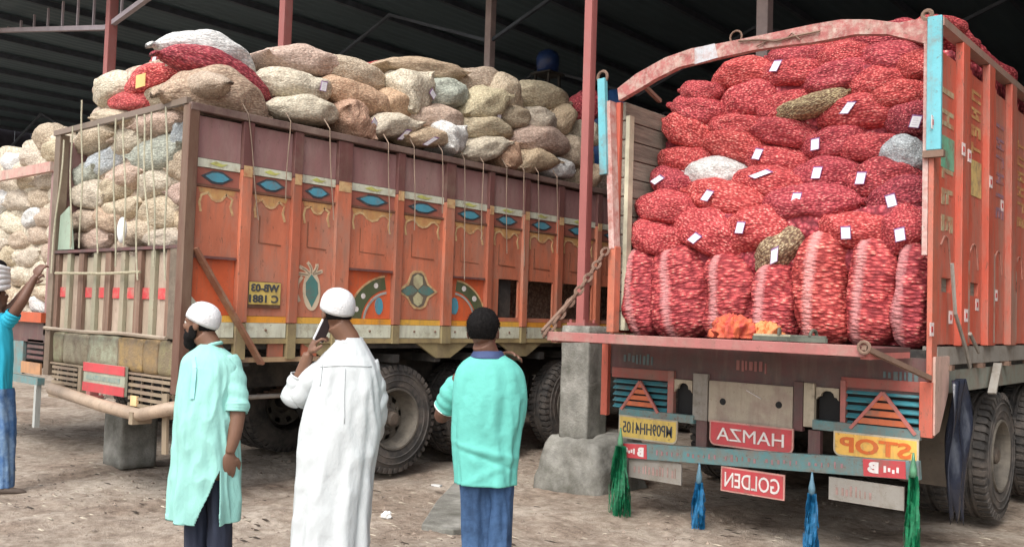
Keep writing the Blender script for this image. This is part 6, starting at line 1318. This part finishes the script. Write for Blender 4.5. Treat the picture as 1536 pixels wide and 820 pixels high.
mb = MB(); e = S0.lerp(E0, .80); dd = (E0-S0).normalized(); p1 = dd.orthogonal().normalized(); p2 = dd.cross(p1); mb.tube([e+(p1*math.cos(t)+p2*math.sin(t))*.0635 for t in np.linspace(0, 2*PI, 25)[:-1]], .004, 6, closed=True); G.sub('sleeve_piping', mb, TRIM)
mb = sleeve([R0+Vector((-.03, 0, .035)), R0.lerp(R1, .4), R0.lerp(R1, .8)], [.064, .060, .058], amp=.003, seed=8); G.sub('sleeve', mb, TEE, sol=.004)
cc = G.p(732, 533, 0); mb = MB(); r_ = []
for k, (dz, rr_) in enumerate(((.020, .062), (.022, .068), (.002, .082), (-.012, .088))): r_.append((cc.z+dz, cc.x-rr_, cc.x+rr_, rr_*1.9, 0))
G.sub('collar', loft(r_, 48, 12), NAVYC, sol=.005)
for k, (tp, bt) in enumerate((((715, 708), (716, 935)), ((750, 708), (744, 935)))):
    r, _, Bm = leg(G, tp, bt,   .165 if k == 0 else .13, .12, .19, .14, JEAN, k); G.sub('jeans_leg', loft(r, 48, 50, folds(44+k, .008)), JEAN); shoes(G, Bm.x, .1)
# ---- man reaching up at the far left
D = Person(8, 600, 7.65, 'man in bright blue shirt and faded jeans reaching up, at left edge'); hc = D.p(0, 447)
head(D, hc, -.7, SK2, HAIR, sc=1.0, pitch=.25)
D.body.tube([hc+Vector((0, 0, -.05)), D.p(2, 468), D.p(3, 482)], [.055, .055, .08], 14); torso(D, 4, 482, 590)
S0, E0, H0 = D.p(16, 490, 0), D.p(42, 452, -.03), D.p(62, 415, .02)
D.body.tube(cat([S0, S0.lerp(E0, .5), E0, E0.lerp(H0, .5), H0], 14), list(np.interp(range(14), [0, 7, 13], [.05, .042, .027])), 12); hand(D.body, H0, (.3, .2, .8), (.3, .8, 0), .5, 1, 1.05)
S1, E1, H1 = D.p(-8, 488, .06), D.p(24, 462, .10), D.p(54, 425, .12); D.body.tube(cat([S1, E1, H1], 10), list(np.linspace(.046, .027, 10)), 12); hand(D.body, H1, (.5, .2, .7), (.3, .8, 0), .5, -1)
D.finish(SK2, .007)
K = rng(D, [(468, -4, 10, .12, 0), (474, -10, 17, .16, 0), (482, -16, 22, .20, 0), (500, -16, 25, .23, 0), (530, -15, 26, .24, 0), (560, -14, 24, .23, 0), (587, -12, 23, .22, 0)])
D.sub('shirt', loft(K, 90, 50, folds(50, .006, 6, .008, K[-1][0], K[-1][0]+.4)), BTEE, sol=.004); mb = sleeve([S0+Vector((-.02, 0, .01)), S0.lerp(E0, .3), S0.lerp(E0, .55)], [.066, .062, .058], amp=.003); D.sub('sleeve', mb, BTEE, sol=.004)
for k, (tp, bt) in enumerate((((-2, 582), (-6, 722)), ((12, 582), (18, 722)))):
    r, _, Bm = leg(D, tp, bt, .165, .115, .20, .14, JEANL, k); D.sub('jeans_leg', loft(r, 40, 40, folds(60+k, .008)), JEANL); shoes(D, Bm.x, -1.1, y=-.03)
mb = MB()
for k in range(5): mb.tube([tuple(D.p(-1, 0).xy)+(0,)] if False else [(D.p(0, 415).x+.105*math.cos(t)*(1-.03*k), .11*math.sin(t), D.p(0, 430-k*7).z+.01*math.sin(2*t+k)) for t in np.linspace(0, 2*PI, 25)[:-1]], .026, 8, closed=True)
D.sub('head_wrap', mb, WCAP); mb = MB(); mb.ell((D.p(0, 415).x, 0, D.p(0, 398).z), (.09, .10, .055), None, 18, 10); D.sub('head_wrap_top', mb, HAIR)
D.t.location = Vector(D.B)-Vector(RTH)*.05
# ================================================================== small things on the ground
slab = [(632, 788), (655, 752), (684, 722), (700, 735), (712, 790), (680, 797)]
mb = MB(); P = [at(u, v, 2, .02) for u, v in slab]; mb.prism([(p[0], p[1]) for p in P], 'z', -.05, .035)
solo('concrete_slab', mb, conc, 'flat grey cement slab on the dirt beside the man in the turquoise polo', 'slab', tuple(P[0]), bev=.012)
P = at(580, 772, 2, .03); mb = MB(); r = random.Random(2); bmv = []
mb.ell((P[0], P[1], .025), (.05, .04, .03), None, 12, 8); mb.v = [(x+r.uniform(-.01, .01), y+r.uniform(-.01, .01), z+r.uniform(-.008, .008)) for x, y, z in mb.v]
solo('crumpled_paper', mb, mat('litter_white', (.7, .7, .68), bump=0), 'crumpled white paper on the dirt behind the man in white', 'litter', (P[0], P[1], 0))
P = at(655, 728, 2, .01); mb = MB(); mb.prism([(P[0]-.05, P[1]-.02), (P[0]+.05, P[1]-.01), (P[0]+.04, P[1]+.03), (P[0]-.04, P[1]+.02)], 'z', .005, .02)
solo('paper_scrap', mb, mat('litter_white', (1, 1, 1)), 'small white scrap on the dirt left of the turquoise polo', 'litter', (P[0], P[1], 0))
